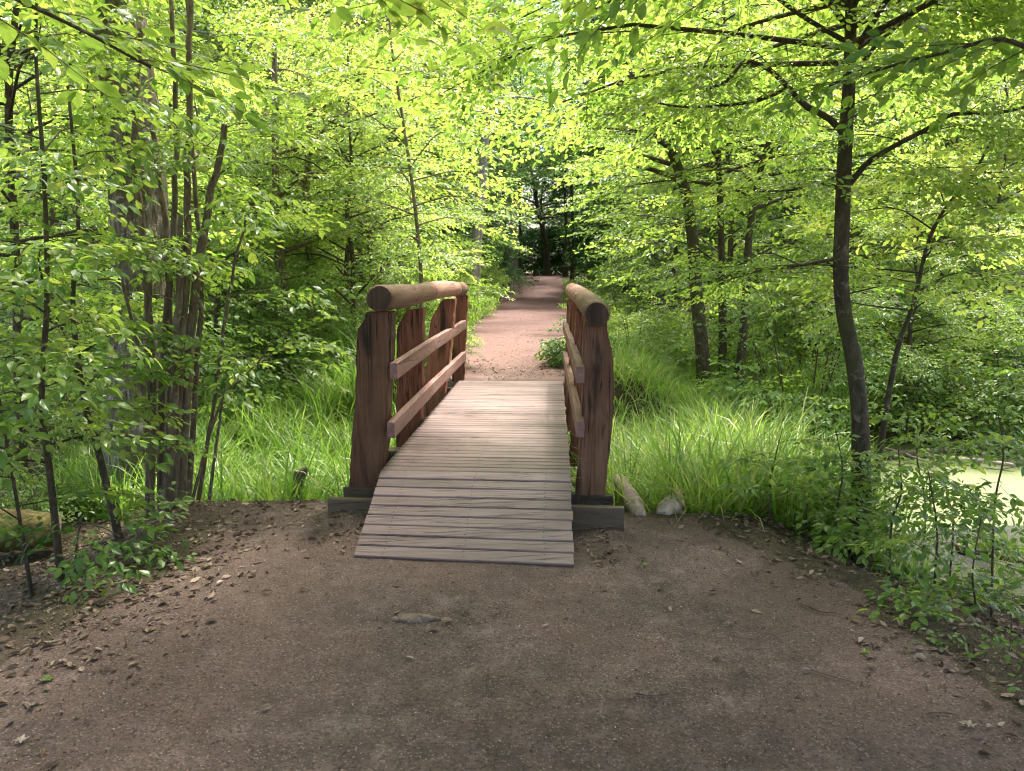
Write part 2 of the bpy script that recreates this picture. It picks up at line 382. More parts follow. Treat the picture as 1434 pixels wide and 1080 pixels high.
# deck edge lines (left, right): ramp start, knee, far end
Lk = [pix(496, 768, 4.27), pix(535.5, 656, 4.95), pix(643, 534, 9.0)]
Rk = [pix(803, 780, 4.14), pix(799, 656, 4.86), pix(788, 534, 8.95)]
for k in (Lk, Rk): k[0][2] = 0.024; k[1][2] = 0.325; k[2][2] = 0.315
def edge_at(K, s):                        # s in 0..2 (ramp 0..1, deck 1..2)
    if s <= 1: return K[0] * (1 - s) + K[1] * s
    return K[1] * (2 - s) + K[2] * (s - 1)
mb = MB(); rl = np.linalg.norm(Lk[1] - Lk[0]); dlg = np.linalg.norm(Lk[2] - Lk[1])
def plank(s0, s1, tint):
    ov = np.random.default_rng(int(s0 * 9999)).normal(0, 1, 4)
    l0, l1, r0, r1 = edge_at(Lk, s0), edge_at(Lk, s1), edge_at(Rk, s0), edge_at(Rk, s1)
    ex = (r0 - l0) / np.linalg.norm(r0 - l0)
    l0 = l0 - ex * (0.003 + 0.003 * ov[0]); l1 = l1 - ex * (0.003 + 0.003 * ov[0])
    r0 = r0 + ex * (0.003 + 0.003 * ov[1]); r1 = r1 + ex * (0.003 + 0.003 * ov[1])
    up = np.cross(ex, (l1 - l0) / np.linalg.norm(l1 - l0)); up /= np.linalg.norm(up)
    dz = 0.0015 * ov[2]
    ch = 0.006; th = 0.036
    nn = 9; prof = []
    for k in range(nn):
        f = k / (nn - 1); a = l0 * (1 - f) + r0 * f; c = l1 * (1 - f) + r1 * f; fw = (c - a) / np.linalg.norm(c - a)
        w_ = 0.0012 * math.sin(f * 9 + s0 * 77)
        a = a + up * (dz + w_); c = c + up * (dz + w_ * 0.6 + 0.001 * ov[3])
        prof.append([a - up * th, a - up * ch, a + fw * ch, c - fw * ch, c - up * ch, c - up * th])
    v = np.array(prof).reshape(-1, 3); q = []
    for k in range(nn - 1):
        for j in range(6):
            jj = (j + 1) % 6; q.append([k * 6 + j, (k + 1) * 6 + j, (k + 1) * 6 + jj, k * 6 + jj])
    q = [x[::-1] for x in q]
    mb.add(v, q, tris=None, tint=tint)
    for e in (0, (nn - 1) * 6):
        mb.add(v[e:e + 6], [[0, 1, 4, 5], [1, 2, 3, 4]] if e == 0 else [[5, 4, 1, 0], [4, 3, 2, 1]], tint=tint - 0.15)
for seg, (n_, off) in enumerate(((9, 0), (45, 1))):
    for i in range(n_):
        g0 = (0.04 if seg == 0 else 0.06) if i else 0.0
        plank(off + (i + g0 * random.uniform(.6, 1.3)) / n_, off + (i + 1 - (0.015 if seg == 0 else 0.03)) / n_, 0.5 + random.uniform(-.15, .13) - (0.05 if seg == 0 else -0.05))
for seg, (n_, off) in enumerate(((9, 0), (45, 1))):
    for i in range(n_):
        for f in (.13, .5, .87):
            for e in (.28, .72):
                s_ = off + (i + e) / n_; c_ = edge_at(Lk, s_) * (1 - f) + edge_at(Rk, s_) * f + [random.uniform(-.006, .006), 0, .0032]
                a_ = np.arange(6) / 6 * 6.283
                fwd = edge_at(Lk, s_ + .01) - edge_at(Lk, s_ - .01) if s_ > .02 and s_ < 1.98 else np.array([0, 1., 0]); fwd = fwd / np.linalg.norm(fwd)
                mb.add(c_ + np.outer(np.cos(a_), [.0042, 0, 0]) + np.outer(np.sin(a_), fwd * .0042), [[0, 1, 2, 3], [0, 3, 4, 5]], mat=1)
m, t, b = mat('screw_head'); b.inputs['Base Color'].default_value = (.03, .025, .022, 1); b.inputs['Metallic'].default_value = .6; b.inputs['Roughness'].default_value = .6
bchild('deck', mb.mesh('deck', [M['deck'], m]))
# stringers under the deck
def beam(name, p0, p1, w_, h_, mt, tint=0.5, bev=0.006, segs=1):
    p0 = np.asarray(p0, float); p1 = np.asarray(p1, float)
    d = (p1 - p0) / np.linalg.norm(p1 - p0); sd_ = np.cross(d, [0, 0, 1]); sd_ /= np.linalg.norm(sd_); up = np.cross(sd_, d)
    bm = bmesh.new()
    vs = [bm.verts.new(p + sd_ * a * w_ / 2 + up * c * h_ / 2) for p in (p0, p1) for a, c in ((-1, -1), (1, -1), (1, 1), (-1, 1))]
    for f in ((0, 1, 2, 3), (7, 6, 5, 4), (0, 4, 5, 1), (1, 5, 6, 2), (2, 6, 7, 3), (3, 7, 4, 0)): bm.faces.new([vs[i] for i in f])
    bmesh.ops.recalc_face_normals(bm, faces=bm.faces)
    bmesh.ops.bevel(bm, geom=bm.edges[:], offset=bev, segments=2, affect='EDGES', profile=0.6)
    me = bpy.data.meshes.new(name); bm.to_mesh(me); bm.free(); me.materials.append(M[mt])
    a = me.attributes.new('tint', 'FLOAT', 'FACE'); a.data.foreach_set('value', np.full(len(me.polygons), tint, np.float32))
    return me
for f in (0.12, 0.5, 0.88):
    a = edge_at(Lk, 1.02) * (1 - f) + edge_at(Rk, 1.02) * f; c = edge_at(Lk, 1.98) * (1 - f) + edge_at(Rk, 1.98) * f
    bchild('stringer', beam('stringer', a - [0, 0, .125], c - [0, 0, .125], 0.12, 0.17, 'sill'))
# cross bearers that carry the posts
for dd in (6.4, 7.8):
    y_ = dd * 0.985
    s_ = 1 + (y_ - Lk[1][1]) / (Lk[2][1] - Lk[1][1])
    a = edge_at(Lk, s_); c = edge_at(Rk, s_); e = (c - a) / np.linalg.norm(c - a)
    bchild('crossbeam', beam('crossbeam', a - e * .32 - [0, 0, .27], c + e * .32 - [0, 0, .27], 0.14, 0.11, 'sill', 0.7))
# sleepers: two planks on edge that sandwich the first posts, one pair at each end
sl, sr = pix(460, 702, 4.93), pix(874, 727, 4.74)
sl[2] = 0.075; sr[2] = 0.075
bchild('sleeper', beam('sleeper', sl, sr, 0.05, 0.16, 'sill'))
bchild('sleeper', beam('sleeper', sl + [0.04, .285, -.01], sr + [-.03, .285, -.01], 0.05, 0.16, 'sill', 0.35))
el, er = edge_at(Lk, 1.985), edge_at(Rk, 1.985)
bchild('sleeper', beam('sleeper', el + [-.4, .02, -.16], er + [.4, .0, -.16], 0.06, 0.16, 'sill'))

def slab(name, outline, thick, mt, jit=0.003, seed=0, tint=0.5):
    """outline: world points of the front face, anticlockwise; thick along the bridge axis"""
    r = np.random.default_rng(seed); pts = []
    n = len(outline)
    for i in range(n):
        a, c = np.asarray(outline[i]), np.asarray(outline[(i + 1) % n]); L = np.linalg.norm(c - a); k = max(1, int(L / 0.05))
        for j in range(k): pts.append(a * (1 - j / k) + c * (j / k))
    pts = np.array(pts); ctr = pts.mean(0)
    pts[:, 0] += r.normal(0, jit, len(pts)); 
    layers = []
    NL = 4
    for k in range(NL):
        f = k / (NL - 1); p = pts + AX * thick * f
        p[:, 0] += r.normal(0, jit * 0.6, len(pts)); layers.append(p)
    bm = bmesh.new(); V = [[bm.verts.new(q) for q in l] for l in layers]; m_ = len(pts)
    bm.faces.new(V[0]); bm.faces.new(V[-1][::-1])
    for k in range(NL - 1):
        for i in range(m_):
            bm.faces.new([V[k][i], V[k + 1][i], V[k + 1][(i + 1) % m_], V[k][(i + 1) % m_]])
    bmesh.ops.recalc_face_normals(bm, faces=bm.faces)
    ed = [e for e in bm.edges if len(e.link_faces) == 2 and e.link_faces[0].normal.angle(e.link_faces[1].normal, 0) > 0.9]
    bmesh.ops.bevel(bm, geom=ed, offset=0.009, segments=2, affect='EDGES')
    bmesh.ops.triangulate(bm, faces=[f for f in bm.faces if len(f.verts) > 4])
    me = bpy.data.meshes.new(name); bm.to_mesh(me); bm.free(); me.materials.append(M[mt])
    a = me.attributes.new('tint', 'FLOAT', 'FACE'); a.data.foreach_set('value', np.full(len(me.polygons), tint, np.float32))
    return me
P1 = [(512, 437), (510, 448), (500, 462), (498, 482), (494, 560), (487, 620), (478, 712), (529, 712), (537, 600), (543, 520), (549, 437)]
P2 = [(570, 434), (566, 441), (559, 451), (555, 462), (554, 495), (552, 560), (549, 660), (585, 660), (588, 560), (590, 500), (592, 432)]
P3 = [(618, 420), (615, 427), (606, 441), (602, 455), (598, 476), (595, 520), (587, 605), (614, 605), (624, 535), (632, 470), (638, 418)]
P4 = [(638, 413), (637, 430), (634, 470), (632, 505), (631, 560), (648, 560), (650, 500), (655, 413)]
Q1 = [(820, 447), (817, 470), (817, 560), (814, 640), (809, 730), (851, 730), (856, 650), (861, 590), (862, 545), (859, 495), (852, 470), (850, 447)]
for k, (pl, d, mt, ti) in enumerate(((P1, 5.02, 'post_shaded', .45), (P2, 6.42, 'post', .5), (P3, 7.82, 'post', .68), (P4, 9.15, 'post', .5), (Q1, 4.84, 'post_shaded', .55))):
    o = [pix(x, y, d) for x, y in pl]
    o = [np.array([p[0], o[0][1], p[2]]) for p in o]
    bchild('post', slab('post', o, 0.17 if k != 3 else .13, mt, 0.003, 40 + k, ti))
# posts behind the nearest one on the pond side
qc = np.array([pix(x, y, 4.84) for x, y in Q1]); qc -= qc[0]
for k, d in enumerate((6.2, 7.6, 8.9)):
    base = pix(0, 0, d); tx = 0.452 + (d - 4.84) * 0.0455
    o = [np.array([tx + p[0] * (0.92 if k != 1 else 0.85), d * 0.985, 1.262 + p[2]]) for p in qc]
    bchild('post', slab('post', o, 0.15, 'post', 0.004, 60 + k, .55 + .05 * k))
# handrail logs
def log(name, pts, rad, mt, seed, rough=0.05, n=18, sides=22, end='endgrain'):
    mb = MB(); p = smooth_path(pts, n); f = np.linspace(0, 1, n)
    rr = np.asarray(rad) if np.ndim(rad) else np.full(n, rad)
    rr = np.interp(f, np.linspace(0, 1, len(rr)), rr).copy(); 
    p = np.vstack([p[0], p, p[-1]]); rr = np.concatenate([[rr[0] - .008], rr, [rr[-1] - .008]])
    p[1] += (p[2] - p[1]) * 0.08; p[-2] += (p[-3] - p[-2]) * 0.08
    tube(mb, p, rr, sides, 0.5, True, rough, seed, capmat=1)
    return mb.mesh(name, [M[mt], M[end]], smooth=True)
h0, h1, h2, h3 = pix(531, 421, 4.93), pix(598, 413, 6.75), pix(637, 408, 8.45), pix(647, 408, 9.35)
hz = 1.415
for p in (h0, h1, h2, h3): p[2] = hz
h2[2] = 1.385; h3[2] = 1.365; h1[2] = 1.405
for s_, (a, c, mt, r0, r1) in enumerate(((h0, h1, 'hand', .087, .083), (h1, h2, 'hand_red', .085, .081), (h2, h3, 'hand', .083, .08))):
    d = (c - a) / np.linalg.norm(c - a)
    mid = (a + c) / 2 + [0.004, 0, .012 if s_ == 1 else -.006]
    bchild('handrail', log('handrail', [a + d * .004, mid, c - d * .004], [r0, (r0 + r1) / 2, r1], mt, 3 + s_))
g0, g1, g2 = pix(836, 441, 4.76), pix(818, 424, 6.3), pix(801, 411, 8.9)
for p, z in ((g0, 1.325), (g1, 1.345), (g2, 1.36)): p[2] = z
g1[0] = 0.60
for s_, (a, c, mt, r0, r1) in enumerate(((g0, g1, 'hand', .079, .084), (g1, g2, 'hand_red', .085, .082))):
    d = (c - a) / np.linalg.norm(c - a)
    bchild('handrail', log('handrail', [a + d * .004, (a + c) / 2 + [0, 0, .008], c - d * .004], [r0, r1, r1], mt, 13 + s_))
# guard rails, on the inner faces of the posts
def rail(p0, p1, tint):
    bchild('rail', beam('rail', p0, p1, 0.05, 0.105, 'rail', tint, 0.005))
for (a, d0), (b2, d1), (c, d2), ti in ((((551, 514), 4.98), ((596, 478), 6.95), ((651, 457), 9.3), .5), (((547, 590), 4.98), ((590, 551), 6.95), ((650, 505), 9.3), .45)):
    q0, q1, q2 = pix(*a, d0), pix(*b2, d1), pix(*c, d2)
    q1 = (q0 * (9.3 - 6.6) + q2 * (6.6 - 4.98)) / (9.3 - 4.98)
    q0[2] = q1[2] = q2[2] = (q0[2] + q2[2]) / 2
    q1[2] += 0.01
    d = (q1 - q0) / np.linalg.norm(q1 - q0)
    rail(q0, q1 - d * .002, ti); d = (q2 - q1) / np.linalg.norm(q2 - q1); rail(q1 + d * .002, q2, ti + .05)
for (a, d0), (c, d2), ti in ((((816, 524), 4.80), ((795, 458), 8.9), .52), (((811, 598), 4.80), ((794, 500), 8.9), .47)):
    q0, q2 = pix(*a, d0), pix(*c, d2); q0[2] = q2[2] = (q0[2] + q2[2]) / 2; q0[0] = .428; q2[0] = .612
    q1 = q0 * .55 + q2 * .45; d = (q2 - q0) / np.linalg.norm(q2 - q0); q1[2] += .008
    rail(q0, q1 - d * .002, ti); rail(q1 + d * .002, q2, ti + .06)

# ------------------------------------------------------------------ foliage machinery
def spray_proto(seed, leaf=0.085, n_lat=9, spread=1.0, droop=0.15, step=0.062, jit=0.33):
    r = np.random.default_rng(seed); Ps, Ds, Ns, Ss = [], [], [], []
    def put(p, d, nrm):
        Ps.append(p); Ds.append(d); Ns.append(nrm); Ss.append(leaf * r.uniform(.65, 1.2))
    axis = lambda t: np.array([t, 0.05 * math.sin(t * 4 + seed), -droop * t * t])
    side = 1
    for t in np.linspace(0.08, 0.98, n_lat):
        side = -side; base = axis(t)
        an = side * R(r.uniform(38, 60) * (1 - .25 * t)); ln = (0.46 * (1 - t) ** .7 + .10) * spread * r.uniform(.75, 1.2)
        dv = np.array([math.cos(an), math.sin(an), r.normal(-.05, .12)])
        s2 = 1; k = step * .6
        while k < ln:
            s2 = -s2; p = base + dv * k + np.array([0, 0, -droop * .8 * (k ** 2)])
            la = an + s2 * R(r.uniform(30, 62)); ld = np.array([math.cos(la), math.sin(la), r.normal(-.28, .22)])
            put(p, ld, np.array([r.normal(0, jit), r.normal(0, jit), 1.0])); k += step * r.uniform(.75, 1.25)
        put(base + dv * ln, dv + [0, 0, -.2], np.array([r.normal(0, jit), r.normal(0, jit), 1.0]))
    for t in np.linspace(0.12, 1.0, 11):
        side = -side; la = side * R(r.uniform(25, 60)) * (0.3 if t > .95 else 1)
        put(axis(t), np.array([math.cos(la), math.sin(la), r.normal(-.25, .2)]), np.array([r.normal(0, jit), r.normal(0, jit), 1.0]))
    D = np.array(Ds); D /= np.linalg.norm(D, axis=1)[:, None]
    Nn = np.array(Ns); Nn -= D * (Nn * D).sum(1)[:, None]; Nn /= np.linalg.norm(Nn, axis=1)[:, None]
    return np.array(Ps), D, Nn, np.array(Ss), [axis(t) for t in np.linspace(0, 1, 4)]
PROTO = [spray_proto(100 + i) for i in range(7)]
PROTO_BIG = [spray_proto(200 + i, leaf=0.125, n_lat=7, step=0.10, jit=.4) for i in range(5)]
PROTO_MID = [spray_proto(500 + i, leaf=0.135, n_lat=6, step=0.115, jit=.4) for i in range(5)]
PROTO_NEAR = [spray_proto(300 + i, leaf=0.14, n_lat=5, step=0.13, spread=.8, droop=.25, jit=.45) for i in range(5)]
PROTO_NEEDLE = [spray_proto(400 + i, leaf=0.17, n_lat=9, step=0.10, spread=.8, droop=.35, jit=.6) for i in range(4)]
# leaf shapes: (len, width, lift)
LEAF6 = (np.array([(0, 0, 0), (.28, .26, .05), (.66, .23, .04), (1, 0, -.10), (.66, -.23, .04), (.28, -.26, .05)]), np.array([(0, 3, 2, 1), (0, 5, 4, 3)]))
LEAF8 = (np.array([(-.08, 0, 0), (.12, .20, .05), (.42, .30, .05), (.74, .20, .0), (1.02, 0, -.14), (.74, -.20, .0), (.42, -.30, .05), (.12, -.20, .05), (.45, 0, -.01)]),
         np.array([(0, 8, 2, 1), (8, 4, 3, 2), (0, 7, 6, 8), (8, 6, 5, 4)]))
LEAF4 = (np.array([(0, 0, 0), (.48, .29, .03), (1, 0, -.08), (.48, -.29, .03)]), np.array([(0, 3, 2, 1)]))
NEEDL = (np.array([(0, 0, 0), (.5, .10, .0), (1, 0, -.05), (.5, -.10, .0)]), np.array([(0, 3, 2, 1)]))

def rot_from(az, pitch, roll):
    """matrices (n,3,3) whose columns are spray x, y, z"""
    ca, sa, cp, sp = np.cos(az), np.sin(az), np.cos(pitch), np.sin(pitch)
    x = np.stack([ca * cp, sa * cp, sp], -1)
    y0 = np.stack([-sa, ca, np.zeros_like(ca)], -1); z0 = np.cross(x, y0)
    cr, sr = np.cos(roll)[:, None], np.sin(roll)[:, None]
    return np.stack([x, y0 * cr + z0 * sr, z0 * cr - y0 * sr], -1)
def foliage(mb, O, az, pitch, roll, sc, tint, protos, shape, r, tj=0.16, twig=0.004):
    O = np.asarray(O, float); n = len(O)
    if n == 0: return
    Rm = rot_from(np.asarray(az, float), np.asarray(pitch, float), np.asarray(roll, float))
    sc = np.asarray(sc, float); tint = np.broadcast_to(np.asarray(tint, float), (n,))
    which = r.integers(0, len(protos), n); lv, lf = shape
    for k, (P, D, Nn, Ss, ax) in enumerate(protos):
        s = np.where(which == k)[0]
        if not len(s): continue
        m_ = len(P); A = Rm[s]
        # drop a share of the leaves so that no two sprays are alike
        keep = r.random((len(s), m_)) < 0.88
        p = np.einsum('nij,mj->nmi', A, P) * sc[s][:, None, None] + O[s][:, None, :]
        d = np.einsum('nij,mj->nmi', A, D); nn = np.einsum('nij,mj->nmi', A, Nn)
        d = d + r.normal(0, .18, d.shape); nn = nn + r.normal(0, .18, nn.shape)
        size = Ss[None, :] * sc[s][:, None] * r.uniform(.8, 1.2, (len(s), m_))
        tn = tint[s][:, None] + r.normal(0, tj, (len(s), m_))
        p, d, nn, size, tn = p[keep], d[keep], nn[keep], size[keep], tn[keep]
        d /= np.linalg.norm(d, axis=1)[:, None]; nn -= d * (nn * d).sum(1)[:, None]; nn /= np.linalg.norm(nn, axis=1)[:, None]
        bb = np.cross(nn, d)
        L = lv[None] * size[:, None, None]
        v = p[:, None, :] + L[..., 0:1] * d[:, None, :] + L[..., 1:2] * bb[:, None, :] + L[..., 2:3] * nn[:, None, :]
        kk = len(lv); q = (np.arange(len(p))[:, None, None] * kk + lf[None]).reshape(-1, 4)
        mb.add(v.reshape(-1, 3), q, tint=np.clip(np.repeat(tn, len(lf)), 0, 1))
        if twig:
            ax_ = np.array(ax); c3 = np.array([(0, 1), (.87, -.5), (-.87, -.5)])
            for i in s:
                pts = (Rm[i] @ ax_.T).T * sc[i] + O[i]; yv, zv = Rm[i][:, 1], Rm[i][:, 2]
                vv = []
                for j, pt in enumerate(pts):
                    rr = twig * sc[i] * (1.25 - j / 3)
                    for c in c3: vv.append(pt + yv * c[0] * rr + zv * c[1] * rr)
                qq = [[j * 3 + a, j * 3 + (a + 1) % 3, j * 3 + 3 + (a + 1) % 3, j * 3 + 3 + a] for j in range(3) for a in range(3)]
                mb.add(np.array(vv), qq, tint=.5, mat=1)

class Sprays:
    def __init__(s): s.O = []; s.az = []; s.pi = []; s.ro = []; s.sc = []; s.ti = []
    def add(s, o, az, pi, ro, sc, ti):
        s.O.append(o); s.az.append(az); s.pi.append(pi); s.ro.append(ro); s.sc.append(sc); s.ti.append(ti)
    def into(s, mb, protos, shape, r, tj=.14, twig=.004):
        foliage(mb, np.array(s.O).reshape(-1, 3), s.az, s.pi, s.ro, s.sc, s.ti, protos, shape, r, tj, twig)

def branch_sprays(sp, path, r, n, sc, ti, lo=0.25, flat=True):
    """sprays along a limb, held out flat on both sides"""
    path = np.asarray(path); m_ = len(path)
    for i in range(n):
        f = lo + (1 - lo) * (i + r.uniform(0, .8)) / n; f = min(f, .999)
        u = f * (m_ - 1); k = int(u); p = path[k] * (1 - (u - k)) + path[min(k + 1, m_ - 1)] * (u - k)
        d = path[min(k + 1, m_ - 1)] - path[max(k - 1, 0)]
        az = math.atan2(d[1], d[0]) + (1 if i % 2 else -1) * R(r.uniform(15, 65)) * (1 - f * .6)
        sp.add(p, az, R(r.normal(-4, 13)), R(r.normal(0, 14)), sc * r.uniform(.7, 1.25), ti + r.normal(0, .07))
    d = path[-1] - path[-2]; sp.add(path[-1] - d * .2, math.atan2(d[1], d[0]), R(r.normal(-10, 10)), R(r.normal(0, 10)), sc, ti + .05)

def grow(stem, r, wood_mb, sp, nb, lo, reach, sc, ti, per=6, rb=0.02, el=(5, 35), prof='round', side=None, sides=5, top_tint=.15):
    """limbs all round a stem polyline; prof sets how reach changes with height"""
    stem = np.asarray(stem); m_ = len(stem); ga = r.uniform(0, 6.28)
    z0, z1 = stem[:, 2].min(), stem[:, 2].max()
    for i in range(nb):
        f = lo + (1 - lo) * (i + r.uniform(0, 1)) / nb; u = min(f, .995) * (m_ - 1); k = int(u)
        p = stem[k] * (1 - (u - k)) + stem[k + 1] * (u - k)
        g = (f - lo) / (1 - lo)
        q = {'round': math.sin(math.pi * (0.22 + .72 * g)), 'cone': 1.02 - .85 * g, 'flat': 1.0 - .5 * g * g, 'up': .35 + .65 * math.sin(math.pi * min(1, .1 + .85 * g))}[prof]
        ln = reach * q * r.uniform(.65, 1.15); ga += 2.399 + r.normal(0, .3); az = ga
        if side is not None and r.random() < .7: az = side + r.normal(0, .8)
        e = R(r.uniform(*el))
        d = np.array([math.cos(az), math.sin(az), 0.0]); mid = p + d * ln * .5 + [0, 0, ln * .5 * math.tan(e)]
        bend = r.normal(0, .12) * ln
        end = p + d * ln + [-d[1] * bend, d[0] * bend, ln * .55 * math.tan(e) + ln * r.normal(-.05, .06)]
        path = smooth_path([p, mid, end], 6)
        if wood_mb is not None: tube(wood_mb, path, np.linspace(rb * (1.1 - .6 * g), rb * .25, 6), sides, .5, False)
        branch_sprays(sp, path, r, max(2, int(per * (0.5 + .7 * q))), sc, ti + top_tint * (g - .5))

def finish(root, sp, wood_mb, r, leafm='leaf', barkm='bark', protos=None, shape=LEAF6, tj=.14, twig=.004, trunk='trunk', crown='crown', local=True):
    """put trunk and crown meshes, made in world space, under the root"""
    off = np.array(root.location)
    for mb_ in ([wood_mb] if wood_mb is not None else []):
        mb_.v = [v - off for v in mb_.v]; mb_.build(trunk, M[barkm], root, True)
    if sp is not None and sp.O:
        cb = MB(); sp.into(cb, protos or PROTO, shape, r, tj, twig); cb.v = [v - off for v in cb.v]
        cb.build(crown, [M[leafm], M['twig']], root)

def thing(name, label, cat, loc, group=None):
    o = empty(name, loc); tag(o, label, cat, group); return o

# ------------------------------------------------------------------ woodland trees: prototypes, then rows of copies
def proto_tree(name, seed, h, r0, nb, lo, reach, sc, ti, per, prof, leafm, protos, shape, barkm='bark', el=(5, 35), twig=.004):
    r = np.random.default_rng(seed); root = empty(name)
    st = np.array([[r.normal(0, .05) * z * .35, r.normal(0, .05) * z * .35, z] for z in np.linspace(0, h, 9)]); st[0, :2] = 0
    st = smooth_path(st, 22); st[0, 2] = -.3
    wb = MB(); tube(wb, st, np.linspace(r0, r0 * .12, 22) + r0 * .5 * np.exp(-np.linspace(0, 22, 22)), 9, .5, True, .08, seed)
    sp = Sprays(); grow(st, r, wb, sp, nb, lo, reach, sc, ti, per, r0 * .35, el, prof)
    finish(root, sp, wb, r, leafm, barkm, protos, shape, twig=twig)
    return root
kinds = {}
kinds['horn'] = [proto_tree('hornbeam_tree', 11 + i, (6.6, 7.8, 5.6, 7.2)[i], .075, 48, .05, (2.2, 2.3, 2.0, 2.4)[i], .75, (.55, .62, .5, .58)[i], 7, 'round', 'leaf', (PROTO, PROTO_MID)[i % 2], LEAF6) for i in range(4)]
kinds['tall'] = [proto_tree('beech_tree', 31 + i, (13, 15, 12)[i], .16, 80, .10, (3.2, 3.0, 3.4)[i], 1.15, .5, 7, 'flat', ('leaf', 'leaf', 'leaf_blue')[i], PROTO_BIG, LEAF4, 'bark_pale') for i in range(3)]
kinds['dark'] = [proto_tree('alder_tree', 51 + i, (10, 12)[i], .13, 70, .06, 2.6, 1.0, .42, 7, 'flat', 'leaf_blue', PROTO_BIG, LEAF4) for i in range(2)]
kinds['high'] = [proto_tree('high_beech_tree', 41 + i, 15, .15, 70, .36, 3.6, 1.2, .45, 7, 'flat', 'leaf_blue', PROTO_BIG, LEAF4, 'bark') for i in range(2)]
kinds['spruce'] = [proto_tree('spruce_tree', 71 + i, (19, 22)[i], .2, 170, .05, 3.2, 1.3, .4, 9, 'cone', 'needle', PROTO_NEEDLE, NEEDL, 'bark', (-25, 5), .006) for i in range(2)]
def proto_bush(seed, h, wdt, n, sc, ti, leafm, protos=PROTO, shape=LEAF6):
    r = np.random.default_rng(seed); root = empty('leafy_bush'); wb = MB(); sp = Sprays()
    for i in range(n):
        az = r.uniform(0, 6.28); rr = wdt * math.sqrt(r.random()); hh = h * (1 - .55 * (rr / wdt) ** 2) * r.uniform(.45, 1.05)
        b0 = np.array([math.cos(az) * rr * .35, math.sin(az) * rr * .35, -.1]); b2 = np.array([math.cos(az) * rr, math.sin(az) * rr, hh])
        path = smooth_path([b0, b0 * .4 + b2 * .6 + [0, 0, hh * .15], b2], 6)
        tube(wb, path, np.linspace(.009, .003, 6), 4, .5, False); branch_sprays(sp, path, r, 6, sc, ti, .2)
    finish(root, sp, wb, r, leafm, 'twig', protos, shape, trunk='stem', crown='foliage')
    return root
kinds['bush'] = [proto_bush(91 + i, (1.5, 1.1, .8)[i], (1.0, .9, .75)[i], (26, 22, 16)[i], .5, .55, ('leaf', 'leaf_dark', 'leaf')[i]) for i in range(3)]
kinds['pathbush'] = [proto_bush(99, .85, .34, 26, .32, .45, 'leaf_dark', PROTO_MID, LEAF8)]
def proto_herb(seed, n, sc):
    r = np.random.default_rng(seed); root = empty('leafy_herb'); wb = MB(); sp = Sprays()
    for i in range(n):
        az = r.uniform(0, 6.28); rr = .28 * math.sqrt(r.random()); hh = r.uniform(.12, .42)
        b0 = np.array([math.cos(az) * rr * .6, math.sin(az) * rr * .6, -.05]); b2 = np.array([math.cos(az) * rr * 1.2, math.sin(az) * rr * 1.2, hh])
        path = smooth_path([b0, b0 * .5 + b2 * .5 + [0, 0, .04], b2], 5); tube(wb, path, np.linspace(.004, .002, 5), 4, .5, False)
        sp.add(b2 - [0, 0, .05], az + r.normal(0, .5), R(r.normal(5, 15)), R(r.normal(0, 15)), sc * r.uniform(.7, 1.2), .5)
    finish(root, sp, wb, r, 'leaf_dark', 'twig', PROTO_NEAR, LEAF8, trunk='stem', crown='foliage'); return root
kinds['herb'] = [proto_herb(96 + i, 7 + 3 * i, .36) for i in range(2)]
used = set()
def place(kind, x, y, label, cat, group, sc=1.0, szf=1.0, r=random):
    lst = kinds[kind]; i = r.randrange(len(lst)); p = lst[i]; z = float(H(x, y)); rz = r.uniform(0, 6.28)
    if p.name not in used:
        used.add(p.name); o = p; o.location = (x, y, z); o.rotation_euler = (0, 0, rz); o.scale = (sc, sc, sc * szf)
    else: o = dup(p, (x, y, z), rz, sc, szf)
    tag(o, label, cat, group); return o
ORD = ['first', 'second', 'third', 'fourth', 'fifth', 'sixth', 'seventh', 'eighth', 'ninth', 'tenth', 'eleventh', 'twelfth']
rr_ = random.Random(5)
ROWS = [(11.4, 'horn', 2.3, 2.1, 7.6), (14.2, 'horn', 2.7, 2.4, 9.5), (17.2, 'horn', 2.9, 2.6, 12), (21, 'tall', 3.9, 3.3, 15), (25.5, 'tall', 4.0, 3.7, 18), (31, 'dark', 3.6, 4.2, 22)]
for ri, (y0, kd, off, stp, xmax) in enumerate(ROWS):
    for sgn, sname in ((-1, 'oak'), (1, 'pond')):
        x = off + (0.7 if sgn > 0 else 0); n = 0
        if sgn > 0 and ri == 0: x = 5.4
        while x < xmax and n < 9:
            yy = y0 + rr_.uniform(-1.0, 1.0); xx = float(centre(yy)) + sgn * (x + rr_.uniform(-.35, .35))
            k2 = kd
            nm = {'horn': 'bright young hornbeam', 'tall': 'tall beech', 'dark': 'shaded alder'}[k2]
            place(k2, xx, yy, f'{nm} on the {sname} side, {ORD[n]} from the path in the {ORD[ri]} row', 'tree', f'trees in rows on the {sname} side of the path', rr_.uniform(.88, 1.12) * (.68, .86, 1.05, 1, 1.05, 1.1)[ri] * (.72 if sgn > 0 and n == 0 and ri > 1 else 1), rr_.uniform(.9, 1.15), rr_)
            x += stp * rr_.uniform(.85, 1.15); n += 1
